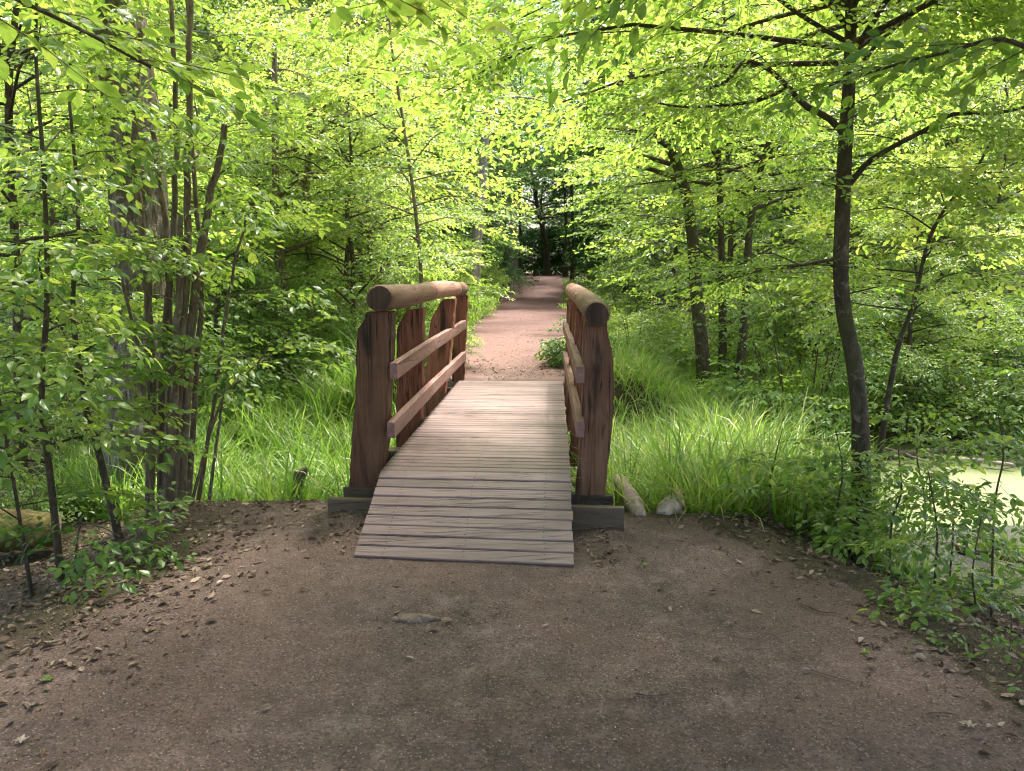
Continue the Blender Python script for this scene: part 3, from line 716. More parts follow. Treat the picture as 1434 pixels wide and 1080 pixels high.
# dark spruces that close the view beyond the crest of the path
for n, (x, y) in enumerate(((-3.6, 36), (6.6, 37.5), (-6.5, 41), (9.0, 42), (-3.2, 51), (5.6, 55), (9.5, 47), (7.2, 51), (-6.6, 35), (-9.5, 45))):
    where = ['standing close by the far path on the oak side', 'standing close by the far path on the pond side', 'deeper in the wood on the oak side of the far path', 'deeper in the wood on the pond side of the far path',
             'beyond the path crest, on the oak side', 'beyond the path crest, on the pond side', 'beyond the path crest, farthest to the pond side', 'just past the path crest on the pond side', 'nearest of all, on the oak side of the far path', 'deepest in the wood on the oak side', 'between two others on the pond side of the path crest', 'between two others on the oak side of the path crest'][n]
    place('spruce', x, y, 'dark green spruce ' + where, 'tree', 'dark spruces behind the far path', 1, 1, rr_)
for n, (x, y) in enumerate(((-2.1, 30), (4.8, 33), (-1.6, 45))):
    place('high', x, y, f"high-crowned beech arching over the far path, {['first', 'second', 'third'][n // 2]} on the {'oak' if n % 2 == 0 else 'pond'} side", 'tree', 'high beeches arching over the far path', 1, 1, rr_)
# bushes along both edges of the far path
for sgn, sname in ((-1, 'oak'), (1, 'pond')):
    y = 10.9 if sgn < 0 else 12.0; n = 0
    while n < 11:
        xx = float(centre(y)) + sgn * (float(half_far(y)) + rr_.uniform(.75, 1.1))
        big = y > 13; bs_ = (1.25 if sgn < 0 else 1.15) if big else 1.0
        xx += sgn * (.0 if sgn < 0 else .2) * big
        place('bush', xx, y, f'leafy bush edging the far path, {ORD[n]} from the bridge on the {sname} side', 'bush', f'bushes lining the {sname} side of the far path', rr_.uniform(.65, .9) * bs_, rr_.uniform(.9, 1.25) * (1.6 if big and sgn < 0 else 1), rr_)
        y += rr_.uniform(1.5, 2.7); n += 1

# far wood: one mass of leaves behind everything
r = np.random.default_rng(900); n = 3600
fx = r.uniform(-42, 42, n); fy = r.uniform(38, 52, n); fz = r.uniform(0.3, 17, n) ** 1.0
okm = (np.abs(fx - centre(fy)) > 8) | ((fz < 8) & (np.abs(fx - centre(fy)) > 3.2))
fx, fy, fz = fx[okm], fy[okm], fz[okm]
bx = r.uniform(-9, 14, 2200); by = r.uniform(57, 66, 2200); bz = r.uniform(.2, 24, 2200)
bx2 = r.uniform(-9, 12, 450); by2 = r.uniform(54, 58, 450); bz2 = r.uniform(0, 3.5, 450)
fx, fy, fz = np.r_[fx, bx, bx2], np.r_[fy, by, by2], np.r_[fz, bz, bz2]; n = len(fx)
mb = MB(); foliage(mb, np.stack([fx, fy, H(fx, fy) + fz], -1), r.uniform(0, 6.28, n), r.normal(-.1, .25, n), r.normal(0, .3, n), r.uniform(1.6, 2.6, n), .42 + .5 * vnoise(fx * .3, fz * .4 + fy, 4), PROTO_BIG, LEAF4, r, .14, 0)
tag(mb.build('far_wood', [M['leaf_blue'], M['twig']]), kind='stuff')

# ------------------------------------------------------------------ the trees the photo picks out
def gz(x, y): return float(H(x, y))
def stem_from(pxs, Y, n=24, sink=.25):
    """pixels from the foot upwards, all near the plane y = Y (Y may be a list)"""
    Ys = Y if isinstance(Y, (list, tuple)) else [Y] * len(pxs)
    p = [pixy(a, b_, y) for (a, b_), y in zip(pxs, Ys)]
    p[0][2] = gz(p[0][0], p[0][1]) - sink
    return smooth_path(p, n)
def tree_thing(name, label, cat, stem, rad, barkm, sprays=None, twigs=None, limbs=(), leafm='leaf', seed=0, sides=12, rough=.08, protos=None, shape=LEAF6, group=None, twig=.004, flare=.5, furrow=0):
    root = thing(name, label, cat, (stem[0][0], stem[0][1], gz(stem[0][0], stem[0][1])), group)
    wb = twigs or MB(); n = len(stem); f = np.linspace(0, 1, n)
    tube(wb, stem, np.interp(f, np.linspace(0, 1, len(rad)), rad) * (1 + flare * np.exp(-f * 14)), sides, .5, True, rough, seed, furrow=furrow)
    finish(root, sprays, wb, np.random.default_rng(seed), leafm, barkm, protos, shape, twig=twig)
    off = np.array(root.location)
    for (path, r0, r1) in limbs:
        lb = MB(); tube(lb, path - off, np.linspace(r0, r1, len(path)), 8, .5, True, .08, seed + 1); lb.build('branch', M[barkm], root, True)
    return root

# the big oak behind the hazel
r = np.random.default_rng(1001)
st = stem_from([(192, 700), (196, 560), (198, 400), (192, 250), (176, 90), (160, -60), (150, -260), (150, -520)], 7.1, 150)
sp = Sprays(); lb = MB()
grow(st, r, lb, sp, 16, .78, 3.0, 1.2, .5, 7, .05, (5, 30), 'flat', sides=6)
o = tree_thing('oak_tree', 'thick old oak with pale furrowed bark behind the hazel stems', 'tree', st, [.29, .25, .24, .235, .225, .2, .17, .12, .07], 'oak', sp, lb, (), 'leaf', 1, 90, .04, PROTO_BIG, furrow=.085)

# multi-stemmed hazel in front of it
r = np.random.default_rng(1002)
hz_root = thing('hazel_bush', 'many-stemmed hazel rising from the path edge in front of the oak', 'bush', (*pixy(235, 690, 5.35)[:2], gz(*pixy(235, 690, 5.35)[:2])))
hoff = np.array(hz_root.location); sp = Sprays()
HS = [([(205, 715), (213, 560), (205, 380), (188, 210), (196, 40)], 5.3, .028), ([(222, 700), (228, 520), (243, 330), (246, 150), (238, -60)], 5.4, .024),
      ([(240, 705), (252, 520), (262, 340), (264, 160), (270, -80)], 5.3, .03), ([(248, 690), (266, 480), (290, 300), (316, 175)], 5.35, .034),
      ([(232, 690), (238, 500), (232, 330), (214, 180)], 5.5, .03), ([(258, 690), (275, 520), (282, 380), (268, 200), (262, 0)], 5.5, .02),
      ([(268, 690), (300, 560), (318, 430), (345, 300)], 5.5, .014), ([(214, 700), (200, 540), (178, 420), (160, 330)], 5.2, .014),
      ([(262, 695), (285, 640), (312, 560), (350, 520), (382, 480)], 5.3, .010), ([(225, 700), (240, 600), (248, 450), (252, 300)], 5.25, .034), ([(285, 680), (305, 610), (322, 500)], 5.45, .012)]
for i, (pp, Y, rd) in enumerate(HS):
    st = stem_from(pp, Y, 22, .1); sb = MB(); st2 = st + r.normal(0, .008, st.shape) * np.linspace(0, 1, 22)[:, None]
    tube(sb, st2 - hoff, np.linspace(rd * 1.15, rd * .55, 22), 10, .5, True, .1, 30 + i); tb = MB(); grow(st2, r, tb, sp, 4, .62, .6, .42, .58, 2, .005, (5, 40), 'flat')
    for v, q_ in zip(tb.v, tb.q): sb.add(v - hoff, q_ - q_.min())
    sb.build('stem', M['bark_brown'], hz_root, True)
cb = MB(); sp.into(cb, PROTO_MID, LEAF8, r); cb.v = [v - hoff for v in cb.v]; cb.build('crown', [M['leaf'], M['twig']], hz_root)

# saplings on the slope left of the path
def sapling(name, label, pxs, Y, rd, nb, reach, sc, ti, leafm, seed, lo=.3, cat='sapling', barkm='bark', group=None, protos=PROTO_MID, shape=LEAF8, per=4, el=(0, 35), prof='flat'):
    r = np.random.default_rng(seed); st = stem_from(pxs, Y, 22); sp = Sprays(); lb = MB()
    grow(st, r, lb, sp, nb, lo, reach, sc, ti, per, rd * .4, el, prof)
    o = tree_thing(name, label, cat, st, [rd, rd * .7, rd * .35], barkm, sp, lb, (), leafm, seed, 9, .1, protos, shape, group); return o
sapling('sapling', 'dark curved sapling in front of the mossy log', [(84, 785), (72, 680), (58, 560), (66, 420), (62, 250), (50, 60), (60, -120)], 4.35, .020, 25, .7, .44, .55, 'leaf', 2001, .2, per=3)
sapling('sapling', 'sapling leaning away from the hazel towards the mossy log', [(172, 720), (140, 640), (118, 560), (102, 430), (110, 300), (95, 120)], 4.9, .024, 9, .6, .42, .5, 'leaf', 2002, .35, per=3)
sapling('sapling', 'thin straight sapling at the shady frame edge beside the leaf litter', [(44, 790), (20, 680), (4, 590), (-20, 420), (-15, 250)], 4.1, .011, 22, .65, .44, .6, 'leaf', 2003, .15, per=3)
sapling('sapling', 'low leafy seedling hanging over the leaf litter under the curved sapling', [(95, 770), (110, 745), (140, 738), (168, 752)], 3.95, .007, 4, .2, .36, .5, 'leaf_dark', 2004, .2, el=(-10, 25), per=2)
sapling('sapling', 'tall dark double-stemmed tree at the upper corner above the mossy log', [(30, 700), (24, 400), (12, 150), (22, 20), (40, -150)], 7.5, .05, 40, 1.7, .8, .5, 'leaf', 2005, .2, 'tree', protos=PROTO)
sapling('sapling', 'slim pole-like tree between hazel and left handrail in the sedge', [(588, 520), (590, 400), (580, 280), (566, 180), (548, 60), (540, -60)], 10.2, .03, 32, 1.2, .65, .66, 'leaf', 2006, .22, 'tree', 'bark_brown', protos=PROTO, shape=LEAF6)
for k, (pp, Y, rd, lab) in enumerate((([(398, 520), (400, 430), (392, 360), (386, 250), (384, 60)], 11.5, .10, 'reddish brown trunk with a flared foot behind the hazel, nearer the oak of two'),
                                     ([(437, 520), (436, 400), (428, 300), (432, 200), (436, 20)], 12.3, .085, 'reddish brown trunk behind the sedge, nearer the handrail of two'),
                                     ([(519, 520), (520, 380), (516, 300), (500, 120), (505, -20)], 14, .08, 'dark slim trunk seen just behind the log end of the handrail'))):
    sapling('brown_trunk_tree', lab, pp, Y, rd, 15, 1.6, .75, .58, 'leaf', 2010 + k, .45, 'tree', 'bark_brown', protos=PROTO, shape=LEAF6, per=6)
sapling('pale_trunk_tree', 'tall straight tree with pale grey trunk left of the dark gap over the path', [(660, 420), (672, 280), (682, 160), (689, 40), (698, -140)], 21, .15, 22, 2.2, 1.0, .55, 'leaf', 2020, .45, 'tree', 'bark_pale', protos=PROTO_BIG, shape=LEAF4)
sapling('dark_leaning_tree', 'thin dark leaning trunk just beyond the crest of the far path', [(766, 386), (764, 340), (752, 285), (735, 180)], 47.5, .22, 16, 3, 1.6, .45, 'leaf_blue', 2021, .5, 'tree', protos=PROTO_BIG, shape=LEAF4)

for k, (px, Y, rd) in enumerate(((706, 36, .10), (714, 38, .09), (721, 41, .10), (728, 44, .09), (792, 43, .11), (801, 39, .10))):
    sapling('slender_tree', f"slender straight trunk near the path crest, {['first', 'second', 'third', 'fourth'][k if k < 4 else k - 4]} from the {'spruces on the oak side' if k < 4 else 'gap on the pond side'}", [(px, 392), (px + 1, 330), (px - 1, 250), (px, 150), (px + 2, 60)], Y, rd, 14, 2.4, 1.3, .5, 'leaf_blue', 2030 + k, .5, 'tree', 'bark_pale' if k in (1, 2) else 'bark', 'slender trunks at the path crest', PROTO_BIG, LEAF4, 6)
for k, (x, y) in enumerate(((-1.5, 54), (2.2, 57), (4.8, 60))):
    place('dark', x, y, f"leafy alder closing the view straight beyond the path crest, {['nearest the oak side', 'middle one', 'nearest the pond side'][k]}", 'tree', 'alders beyond the path crest', 1, 1, rr_)
wb = MB(); p_ = pixy(749, 386, 46.5); p_[2] = gz(p_[0], p_[1])
tube(wb, np.array([p_ - [0, 0, .2], p_ + [0, 0, .15], p_ + [.04, 0, .34]]), [.17, .14, .11], 9, .5, True, .2, 3); tube(wb, np.array([p_ + [.1, 0, .0], p_ + [.2, 0, .16], p_ + [.26, 0, .2]]), [.1, .08, .05], 7, .5, True, .2, 4)
tag(wb.build('tree_stump', M['bark'], smooth=True), 'small dark stump at the far end of the path', 'stump')

# the forked tree between path and pond
r = np.random.default_rng(3001); sp = Sprays(); lb = MB(); Yt = 5.15
st = stem_from([(1208, 775), (1206, 640), (1198, 520), (1184, 450), (1178, 390), (1180, 300), (1184, 200), (1190, 90), (1194, -60), (1205, -260), (1200, -430)], Yt, 40)
def limb(pxs, Ys, n=16): return smooth_path([pixy(a, b_, y) for (a, b_), y in zip(pxs, Ys)], n)
LB = [(limb([(1183, 188), (1160, 165), (1128, 148), (1104, 122), (1075, 96), (1042, 86), (1020, 112), (990, 125)], [Yt, 5.1, 5.0, 4.95, 4.9, 4.8, 4.75, 4.7]), .024, .008),
      (limb([(1190, 258), (1215, 228), (1250, 206), (1300, 180), (1335, 160), (1400, 158), (1470, 140)], [Yt, 5.1, 5.0, 4.9, 4.8, 4.7, 4.5]), .020, .008),
      (limb([(1104, 122), (1070, 138), (1030, 146), (960, 150), (900, 140)], [4.95, 4.95, 5.0, 5.1, 5.2]), .014, .005),
      (limb([(1172, 262), (1140, 256), (1110, 266), (1060, 268)], [Yt, 5.2, 5.3, 5.5]), .014, .005),
      (limb([(1172, 362), (1120, 372), (1060, 380), (1010, 396)], [Yt, 5.3, 5.6, 5.9]), .013, .004),
      (limb([(1186, 120), (1230, 60), (1290, 10), (1360, -60)], [Yt, 5.2, 5.3, 5.4]), .017, .008),
      (limb([(1188, 60), (1120, 20), (1040, -40), (960, -90)], [Yt, 5.0, 4.8, 4.5]), .017, .008)]
for (pth, a, b_) in LB:
    branch_sprays(sp, pth, r, 6, .5, .62, .2)
    grow(pth, r, lb, sp, 5, .25, .6, .45, .62, 3, .005, (-5, 20), 'flat')
grow(st, r, lb, sp, 62, .70, 3.3, 1.0, .6, 7, .02, (0, 25), 'flat')  # upper crown above the view, made wide and dense to shade the path
grow(st, r, lb, sp, 6, .30, .6, .42, .55, 2, .006, (0, 25), 'flat')
o = tree_thing('hornbeam_tree', 'dark slender tree with forked crown and wide limbs between path and pond', 'tree', st, [.060, .054, .051, .049, .047, .042, .037, .030, .022], 'bark', sp, lb, LB, 'leaf', 3001, 14, .10, PROTO, LEAF6)
# thin leaning sapling beside it
sapling('sapling', 'thin dark sapling leaning outward just behind the forked tree', [(1222, 600), (1250, 520), (1278, 430), (1300, 340), (1325, 290), (1362, 245), (1392, 190)], 5.9, .022, 16, .8, .5, .6, 'leaf', 3002, .3, shape=LEAF6)
# trio of trunks rising from the sedge
for k, (pp, Y, rd, lab) in enumerate((([(988, 570), (984, 500), (976, 420), (966, 300), (950, 235), (922, 180), (896, 138), (870, 70)], 10.6, .10, 'thickest trunk of the trio in the sedge, leaning toward the bridge'),
                                     ([(1012, 570), (1012, 480), (1011, 390), (1009, 300), (1006, 180), (1012, 60), (1015, -60)], 10.9, .062, 'straight middle trunk of the trio in the sedge'),
                                     ([(1026, 575), (1038, 500), (1046, 400), (1050, 320), (1070, 220), (1102, 140), (1130, 40)], 10.5, .066, 'trunk of the sedge trio that leans away from the bridge'))):
    sapling('alder_tree', lab, pp, Y, rd, 22, 1.4, .7, .55, 'leaf', 3010 + k, .52, 'tree', 'bark', 'trio of trunks in the sedge', PROTO, LEAF6, 5, (0, 25))
# saplings and seedlings on the bank above the pond
for k, (pp, Y, rd, nb, reach, sc, lab) in enumerate((
        ([(1175, 775), (1172, 720), (1180, 660), (1170, 600)], 4.75, .008, 3, .25, .34, 'sparse seedling at the foot of the forked tree'),
        ([(1305, 880), (1310, 800), (1312, 740), (1300, 660)], 3.75, .008, 4, .30, .36, 'thin-stemmed seedling alone on the bank edge above the dark stream water'),
        ([(1352, 925), (1366, 860), (1362, 800), (1375, 720)], 3.55, .007, 4, .28, .36, 'crooked seedling of two thin stems beside the pale stick in the stream'),
        ([(1250, 800), (1248, 740), (1262, 690), (1258, 630)], 4.5, .008, 4, .30, .36, 'broad leafy seedling between the forked tree and the duckweed'),
        ([(1084, 745), (1078, 690), (1086, 640), (1096, 600)], 4.95, .007, 4, .28, .36, 'leafy seedling in front of the sedge, nearest the pale logs'),
        ([(1210, 790), (1214, 745), (1205, 700)], 4.5, .007, 3, .24, .34, 'short seedling right in front of the forked tree trunk'),
        ([(1128, 752), (1130, 715), (1136, 670)], 4.9, .006, 3, .22, .34, 'small seedling halfway between pale logs and forked tree'),
        ([(1400, 800), (1392, 720), (1405, 640), (1398, 580)], 4.4, .008, 8, .45, .34, 'tall thin seedling by the frame edge before the duckweed'),
        ([(1290, 790), (1296, 720), (1284, 640), (1290, 600)], 4.9, .007, 8, .45, .34, 'seedling behind the lone thin-stemmed one, before the duckweed'),
        ([(1330, 800), (1335, 740), (1325, 690)], 4.7, .007, 3, .24, .34, 'seedling at the near rim of the duckweed'))):
    sapling('seedling', lab, pp, Y, rd, nb, reach, sc, .5, 'leaf_dark' if k in (1, 5) else 'leaf', 3100 + k, .2, 'seedling', group='seedlings on the pond bank', per=3, el=(0, 40))
# bushes behind the pond and around
BUSH = [(4.0, 10.4, 1.5, 'bush at the far rim of the pond, nearest the sedge trio'), (5.6, 10.8, 1.7, 'second bush along the far rim of the pond'), (7.3, 10.6, 1.8, 'third bush along the far rim of the pond'),
        (8.9, 10.2, 1.8, 'fourth bush along the far rim of the pond, by the frame edge'), (3.4, 13.0, 1.3, 'bush behind the trio of trunks in the sedge'), (0.95, 10.7, .9, 'small round bush pushing onto the path at the far end of the bridge'),
        (1.9, 11.6, 1.1, 'bush behind the handrail between path and sedge'), (-1.35, 10.4, .7, 'bush touching the far post of the left handrail'), (-2.3, 11.0, 1.4, 'bush behind the left sedge, nearest the path'),
        (-3.9, 10.6, 1.5, 'bush behind the left sedge, below the brown trunks'), (-5.4, 8.8, 1.3, 'bush beyond the oak trunk'), (-4.3, 6.0, .9, 'bush at the shady frame edge behind the mossy log')]
for k, (x, y, s_) in enumerate(((-3.0, 12.6, 1.6), (-4.8, 12.9, 1.7), (-6.6, 12.0, 1.7), (-5.8, 10.7, 1.5))):
    BUSH.append((x, y, s_, f"tall bright bush in the line behind the brown trunks, {ORD[k]} from the path"))
for k, (x, y, s_) in enumerate(((2.6, 13.6, 1.4), (4.4, 14.2, 1.7), (6.2, 13.2, 1.7), (8.0, 13.0, 1.8))):
    BUSH.append((x, y, s_, f"tall bright bush in the line behind the sedge trio, {ORD[k]} from the path"))
for x, y, s_, lab in BUSH: place('pathbush' if 'pushing' in lab else 'bush', x, y, lab, 'bush', 'bushes round the ditch and pond', s_, 1.0, rr_)
# ground plants near the lower corner on the pond side
for k, (px, py, s_, lab) in enumerate(((1340, 905, .30, 'low plant on the bank lip, uppermost of the three by the frame edge'), (1405, 930, .34, 'low plant in the corner, middle of the three by the frame edge'), (1425, 985, .30, 'low plant in the corner, lowest of the three by the frame edge'), (1225, 770, .35, 'low plant on the bank in front of the forked tree'))):
    q = pixy(px, py, CAMH / math.tan(PITCH + math.atan((py - 540) / FPX)) + .05); place('herb', q[0] + .25, q[1], lab, 'plant', 'low plants on the pond bank', .4 + s_, 1, rr_)

# trees beside the camera whose branches hang into the top of the picture; they also shade the path
def shade_tree(name, label, x, y, h, r0, reach, nb, lo, seed, limbs=(), leafm='leaf', ti=.5):
    r = np.random.default_rng(seed); z = gz(x, y)
    st = smooth_path(np.array([[x, y, z - .2], [x + .1, y, z + h * .3], [x - .1, y + .1, z + h * .65], [x, y, z + h]]), 26)
    sp = Sprays(); lb = MB(); grow(st, r, lb, sp, nb, lo, reach, 1.25, ti, 7, .05, (5, 30), 'flat', sides=5)
    root = thing(name, label, 'tree', (x, y, z)); wb = lb; tube(wb, st, np.linspace(r0, r0 * .25, 26), 12, .5, True, .08, seed)
    off = np.array(root.location); wb.v = [v - off for v in wb.v]; wb.build('trunk', M['bark'], root, True)
    cb = MB(); sp.into(cb, PROTO_BIG, LEAF6, r, twig=0); s2 = Sprays()
    for pth, a, b_, n_, sc in limbs:
        start = st[np.argmin(np.abs(st[:, 2] - pth[0][2]))]
        p0 = pth[0]; full = smooth_path(np.vstack([start, p0 + (start - p0) * .6, p0 + (start - p0) * .3, p0 + (start - p0) * .12, pth]), 40)
        l2 = MB(); tube(l2, full - off, np.linspace(a * 1.4, b_, 40), 8, .5, True, .08, seed); l2.build('branch', M['bark'], root, True)
        branch_sprays(s2, pth, r, n_, sc, ti, 0.1)
    s2.into(cb, PROTO_NEAR, LEAF8, r, .1, .006)
    cb.v = [v - off for v in cb.v]; cb.build('crown', [M[leafm], M['twig']], root)
    return root
l1 = np.array([(-1.7, 1.6, 2.55), (-1.2, 1.9, 2.62), (-.75, 2.15, 2.50), (-.45, 2.3, 2.42)])
l2 = np.array([(-1.9, 1.5, 2.35), (-1.55, 1.9, 2.38), (-1.25, 2.2, 2.28), (-1.05, 2.35, 2.18)])
l3 = np.array([(-1.2, 1.2, 2.7), (-.3, 1.9, 2.68), (.25, 2.2, 2.60)])
shade_tree('beech_tree', 'beech beside the viewer whose low leafy twigs hang into the top near the oak', -3.2, 1.6, 9, .15, 3.6, 46, .45, 4001, [(l1, .012, .004, 9, .42), (l2, .012, .004, 9, .42), (l3, .010, .003, 8, .38)])
l4 = np.array([pixy(1470, 75, 2.9), pixy(1400, 55, 3.0), pixy(1330, 72, 3.1), pixy(1250, 92, 3.2), pixy(1160, 120, 3.3)])
l5 = np.array([(1.9, 1.9, 2.75), (1.3, 2.3, 2.76), (.8, 2.6, 2.66), (.45, 2.8, 2.58)])
l6 = np.array([(2.4, 2.0, 1.0), (2.1, 2.6, .95), (2.0, 2.9, .82), (1.95, 3.0, .7)])
shade_tree('beech_tree', 'beech beside the viewer whose long dark limb reaches in over the forked tree', 3.7, 2.3, 9, .16, 3.8, 52, .45, 4002, [(l4, .010, .005, 11, .36), (l5, .012, .004, 8, .42)])

# ------------------------------------------------------------------ sedge
def sedge(name, n, fn, seed, hmin=.45, hmax=.95):
    r = np.random.default_rng(seed); cl = fn(r, n // 14)
    base = np.repeat(cl, 14, axis=0); base = base + np.c_[r.normal(0, .05, (len(base), 2))]
    m_ = len(base); z = H(base[:, 0], base[:, 1]) - .03
    L = r.uniform(hmin, hmax, m_) * (0.8 + .6 * (vnoise(base[:, 0] * .9, base[:, 1] * .9, 31) + .5)); az = r.uniform(0, 6.283, m_); lean = r.uniform(.1, .75, m_); curl = r.uniform(.4, 2.9, m_)
    wd = r.uniform(.003, .0095, m_); K = 6
    P = np.stack([base[:, 0], base[:, 1], z], -1); th = lean.copy(); rows = []
    sdv = np.stack([-np.sin(az), np.cos(az), np.zeros(m_)], -1)
    tw = r.normal(0, .5, m_)
    for k in range(K):
        f = k / (K - 1); ww = wd * (1 - f ** 2.2) + .0006
        hd = np.stack([np.cos(az), np.sin(az), np.zeros(m_)], -1); nrm = hd * np.cos(th)[:, None]; nrm[:, 2] = -np.sin(th)
        s_ = sdv * np.cos(tw * f)[:, None] + nrm * np.sin(tw * f)[:, None]
        rows.append(np.stack([P - s_ * ww[:, None], P + s_ * ww[:, None]], 1))
        st_ = (L / (K - 1))[:, None]; P = P + st_ * np.concatenate([hd[:, :2] * np.sin(th)[:, None], np.cos(th)[:, None]], 1)
        th = th + curl / (K - 1) * (0.3 + 1.3 * f)
    v = np.stack(rows, 1).reshape(m_, K * 2, 3)
    q = np.array([(2 * k, 2 * k + 1, 2 * k + 3, 2 * k + 2) for k in range(K - 1)])
    fc = (np.arange(m_)[:, None, None] * K * 2 + q[None]).reshape(-1, 4)
    tn = np.where(r.random(m_) < .06, .95, np.clip(.48 + r.normal(0, .24, m_), 0, .88))
    mb = MB(); mb.add(v.reshape(-1, 3), fc, tint=np.repeat(tn, K - 1))
    tag(mb.build(name, M['sedge'], smooth=True), kind='stuff')
def right_patch(r, n):
    out = []
    while len(out) < n:
        x, y = r.uniform(.75, 4.6), r.uniform(4.95, 11.5)
        if x > 2.7 + .5 * vnoise(y, 0, 5) and 5.2 < y < 10.1: continue
        if y < 5.15 + .25 * (x < 1): continue
        if y > 8.4 and abs(x - float(centre(y))) < 2.2 + .3 * (y > 9.3): continue
        if r.random() < .25 + .75 * (float(vnoise(x * 1.4, y * 1.4, 55)) + .62): out.append((x, y))
    return np.array(out)
def left_patch(r, n):
    out = []
    while len(out) < n:
        x, y = r.uniform(-4.4, -.95), r.uniform(5.5, 10.4)
        if y < 6.4 and x < -2.6: continue
        if r.random() < .2 + .8 * (float(vnoise(x * 1.4, y * 1.4, 56)) + .62): out.append((x, y))
    return np.array(out)
sedge('sedge_grass', 15000, right_patch, 5001)
sedge('sedge_grass', 9500, left_patch, 5002, .35, .8)
def far_bank(r, n):
    y = r.uniform(8.3, 12.5, n); s_ = np.where(r.random(n) < .72, 1, -1)
    x = centre(y) + s_ * r.uniform(1.2, 3.0, n); return np.stack([x, y], -1)
sedge('bank_grass', 7000, far_bank, 5004, .25, .6)
def verge(r, n):
    y = r.uniform(9.6, 40, n) ** 1.0; s_ = np.where(r.random(n) < .5, -1, 1)
    x = centre(y) + s_ * (half_far(y) + np.abs(r.normal(0, .35, n)) + .05); return np.stack([x, y], -1)
sedge('verge_grass', 7000, verge, 5003, .15, .4)

# ------------------------------------------------------------------ litter on the ground
def flakes(name, pos, size, mt, tint, r, kind='stuff', lift=.006, tilt=.35):
    n = len(pos); lv, lf = LEAF6
    az = r.uniform(0, 6.283, n); d = np.stack([np.cos(az), np.sin(az), r.normal(0, tilt * .5, n)], -1); nn = np.stack([r.normal(0, tilt, n), r.normal(0, tilt, n), np.ones(n)], -1)
    d /= np.linalg.norm(d, axis=1)[:, None]; nn -= d * (nn * d).sum(1)[:, None]; nn /= np.linalg.norm(nn, axis=1)[:, None]; bb = np.cross(nn, d)
    z = H(pos[:, 0], pos[:, 1]) + lift + np.abs(r.normal(0, .004, n)); P = np.stack([pos[:, 0], pos[:, 1], z], -1)
    curl = r.uniform(-1, 3.5, n)
    L = lv[None] * size[:, None, None]; L = L.copy(); L[..., 2] *= curl[:, None]
    L[..., 1] *= r.uniform(.45, 1.15, n)[:, None]
    v = P[:, None] + L[..., 0:1] * d[:, None] + L[..., 1:2] * bb[:, None] + L[..., 2:3] * nn[:, None]
    q = (np.arange(n)[:, None, None] * 6 + lf[None]).reshape(-1, 4)
    mb = MB(); mb.add(v.reshape(-1, 3), q, tint=np.clip(np.repeat(tint, 2), 0, 1)); o = mb.build(name, M[mt]); tag(o, kind=kind); return o
r = np.random.default_rng(6001)
# dense litter along both edges and round the bridge foot, thin over the path
x = r.uniform(-5.5, 5.2, 60000); y = r.uniform(1.2, 11.5, 60000)
el_, er_ = edge_l(y), edge_r(y)
near = y < lip_y(x) + .4
dens = np.where(near, .016 + .9 * sst(.85, -.1, x - el_) + .8 * sst(-.5, .15, x - er_), .30 * (x < 0) + .22) * np.where((np.abs(x - centre(y)) < 1.0) & (y > 8.9), .25, 1)
dens = np.maximum(dens, np.where(near, .8 * np.exp(-(((x + 1.05) / .24) ** 2 + ((y - 4.55) / .3) ** 2)) + .9 * np.exp(-(((x - .5) / .14) ** 2 + ((y - 4.35) / .35) ** 2)), 0))
dens = dens * (0.35 + 1.3 * (vnoise(x * 3, y * 3, 77) + .5))
dens = np.where((x > -.9) & (x < .38) & (y > 4.1) & (y < 9.2), 0, dens)
k = r.random(len(x)) < dens
pos = np.stack([x[k], y[k]], -1)
flakes('leaf_litter', pos, r.uniform(.02, .06, len(pos)), 'dry', r.beta(1.6, 2.2, len(pos)), r)
# small chips of bark and grit on the trodden path
n = 38000
x = r.uniform(-2.3, 2.3, n); y = 1.6 + 3.6 * r.random(n) ** 1.3
k = r.random(n) < .35 + .9 * (vnoise(x * 2.2, y * 2.2, 78) + .5); x, y = x[k], y[k]
flakes('path_chips', np.stack([x, y], -1), r.uniform(.004, .014, len(x)), 'dry', r.beta(1.2, 1.7, len(x)), r, lift=.003, tilt=.5)
x = centre(np.linspace(0, 1, 5000) * 0 + 12) * 0 + r.normal(0, .7, 5000); y = 9.3 + 16 * r.random(5000) ** 1.5
flakes('path_litter', np.stack([centre(y) + x, y], -1)[:1800], r.uniform(.012, .03, 1800), 'dry', r.beta(1.5, 1.6, 1800), r)

# single pieces lying on the path
def ground_pt(px, py):
    d = CAMH / (SP + (py - 540) / FPX * CP); p = pix(px, py, d); return p[0], p[1], gz(p[0], p[1])
def rock(name, label, cat, px, py, size, mt, seed, group=None):
    x, y, z = ground_pt(px, py); rr = np.random.default_rng(seed); bm = bmesh.new(); bmesh.ops.create_icosphere(bm, subdivisions=3, radius=1)
    for v in bm.verts:
        n_ = float(vnoise(v.co.x * 1.7 + seed, v.co.y * 1.7 + v.co.z, seed)) * .5
        c = v.co * (1 + n_); v.co = Vector((x + c.x * size[0], y + c.y * size[1], z + max(c.z, -.4) * size[2]))
    me = bpy.data.meshes.new(name); bm.to_mesh(me); bm.free(); me.materials.append(M[mt])
    me.polygons.foreach_set('use_smooth', [True] * len(me.polygons)); o = link(name, me); tag(o, label, cat, group); return o
rock('flat_stone', 'flat brown stone half sunk in the middle of the path', 'stone', 580, 870, (.105, .04, .024), 'stone', 8)
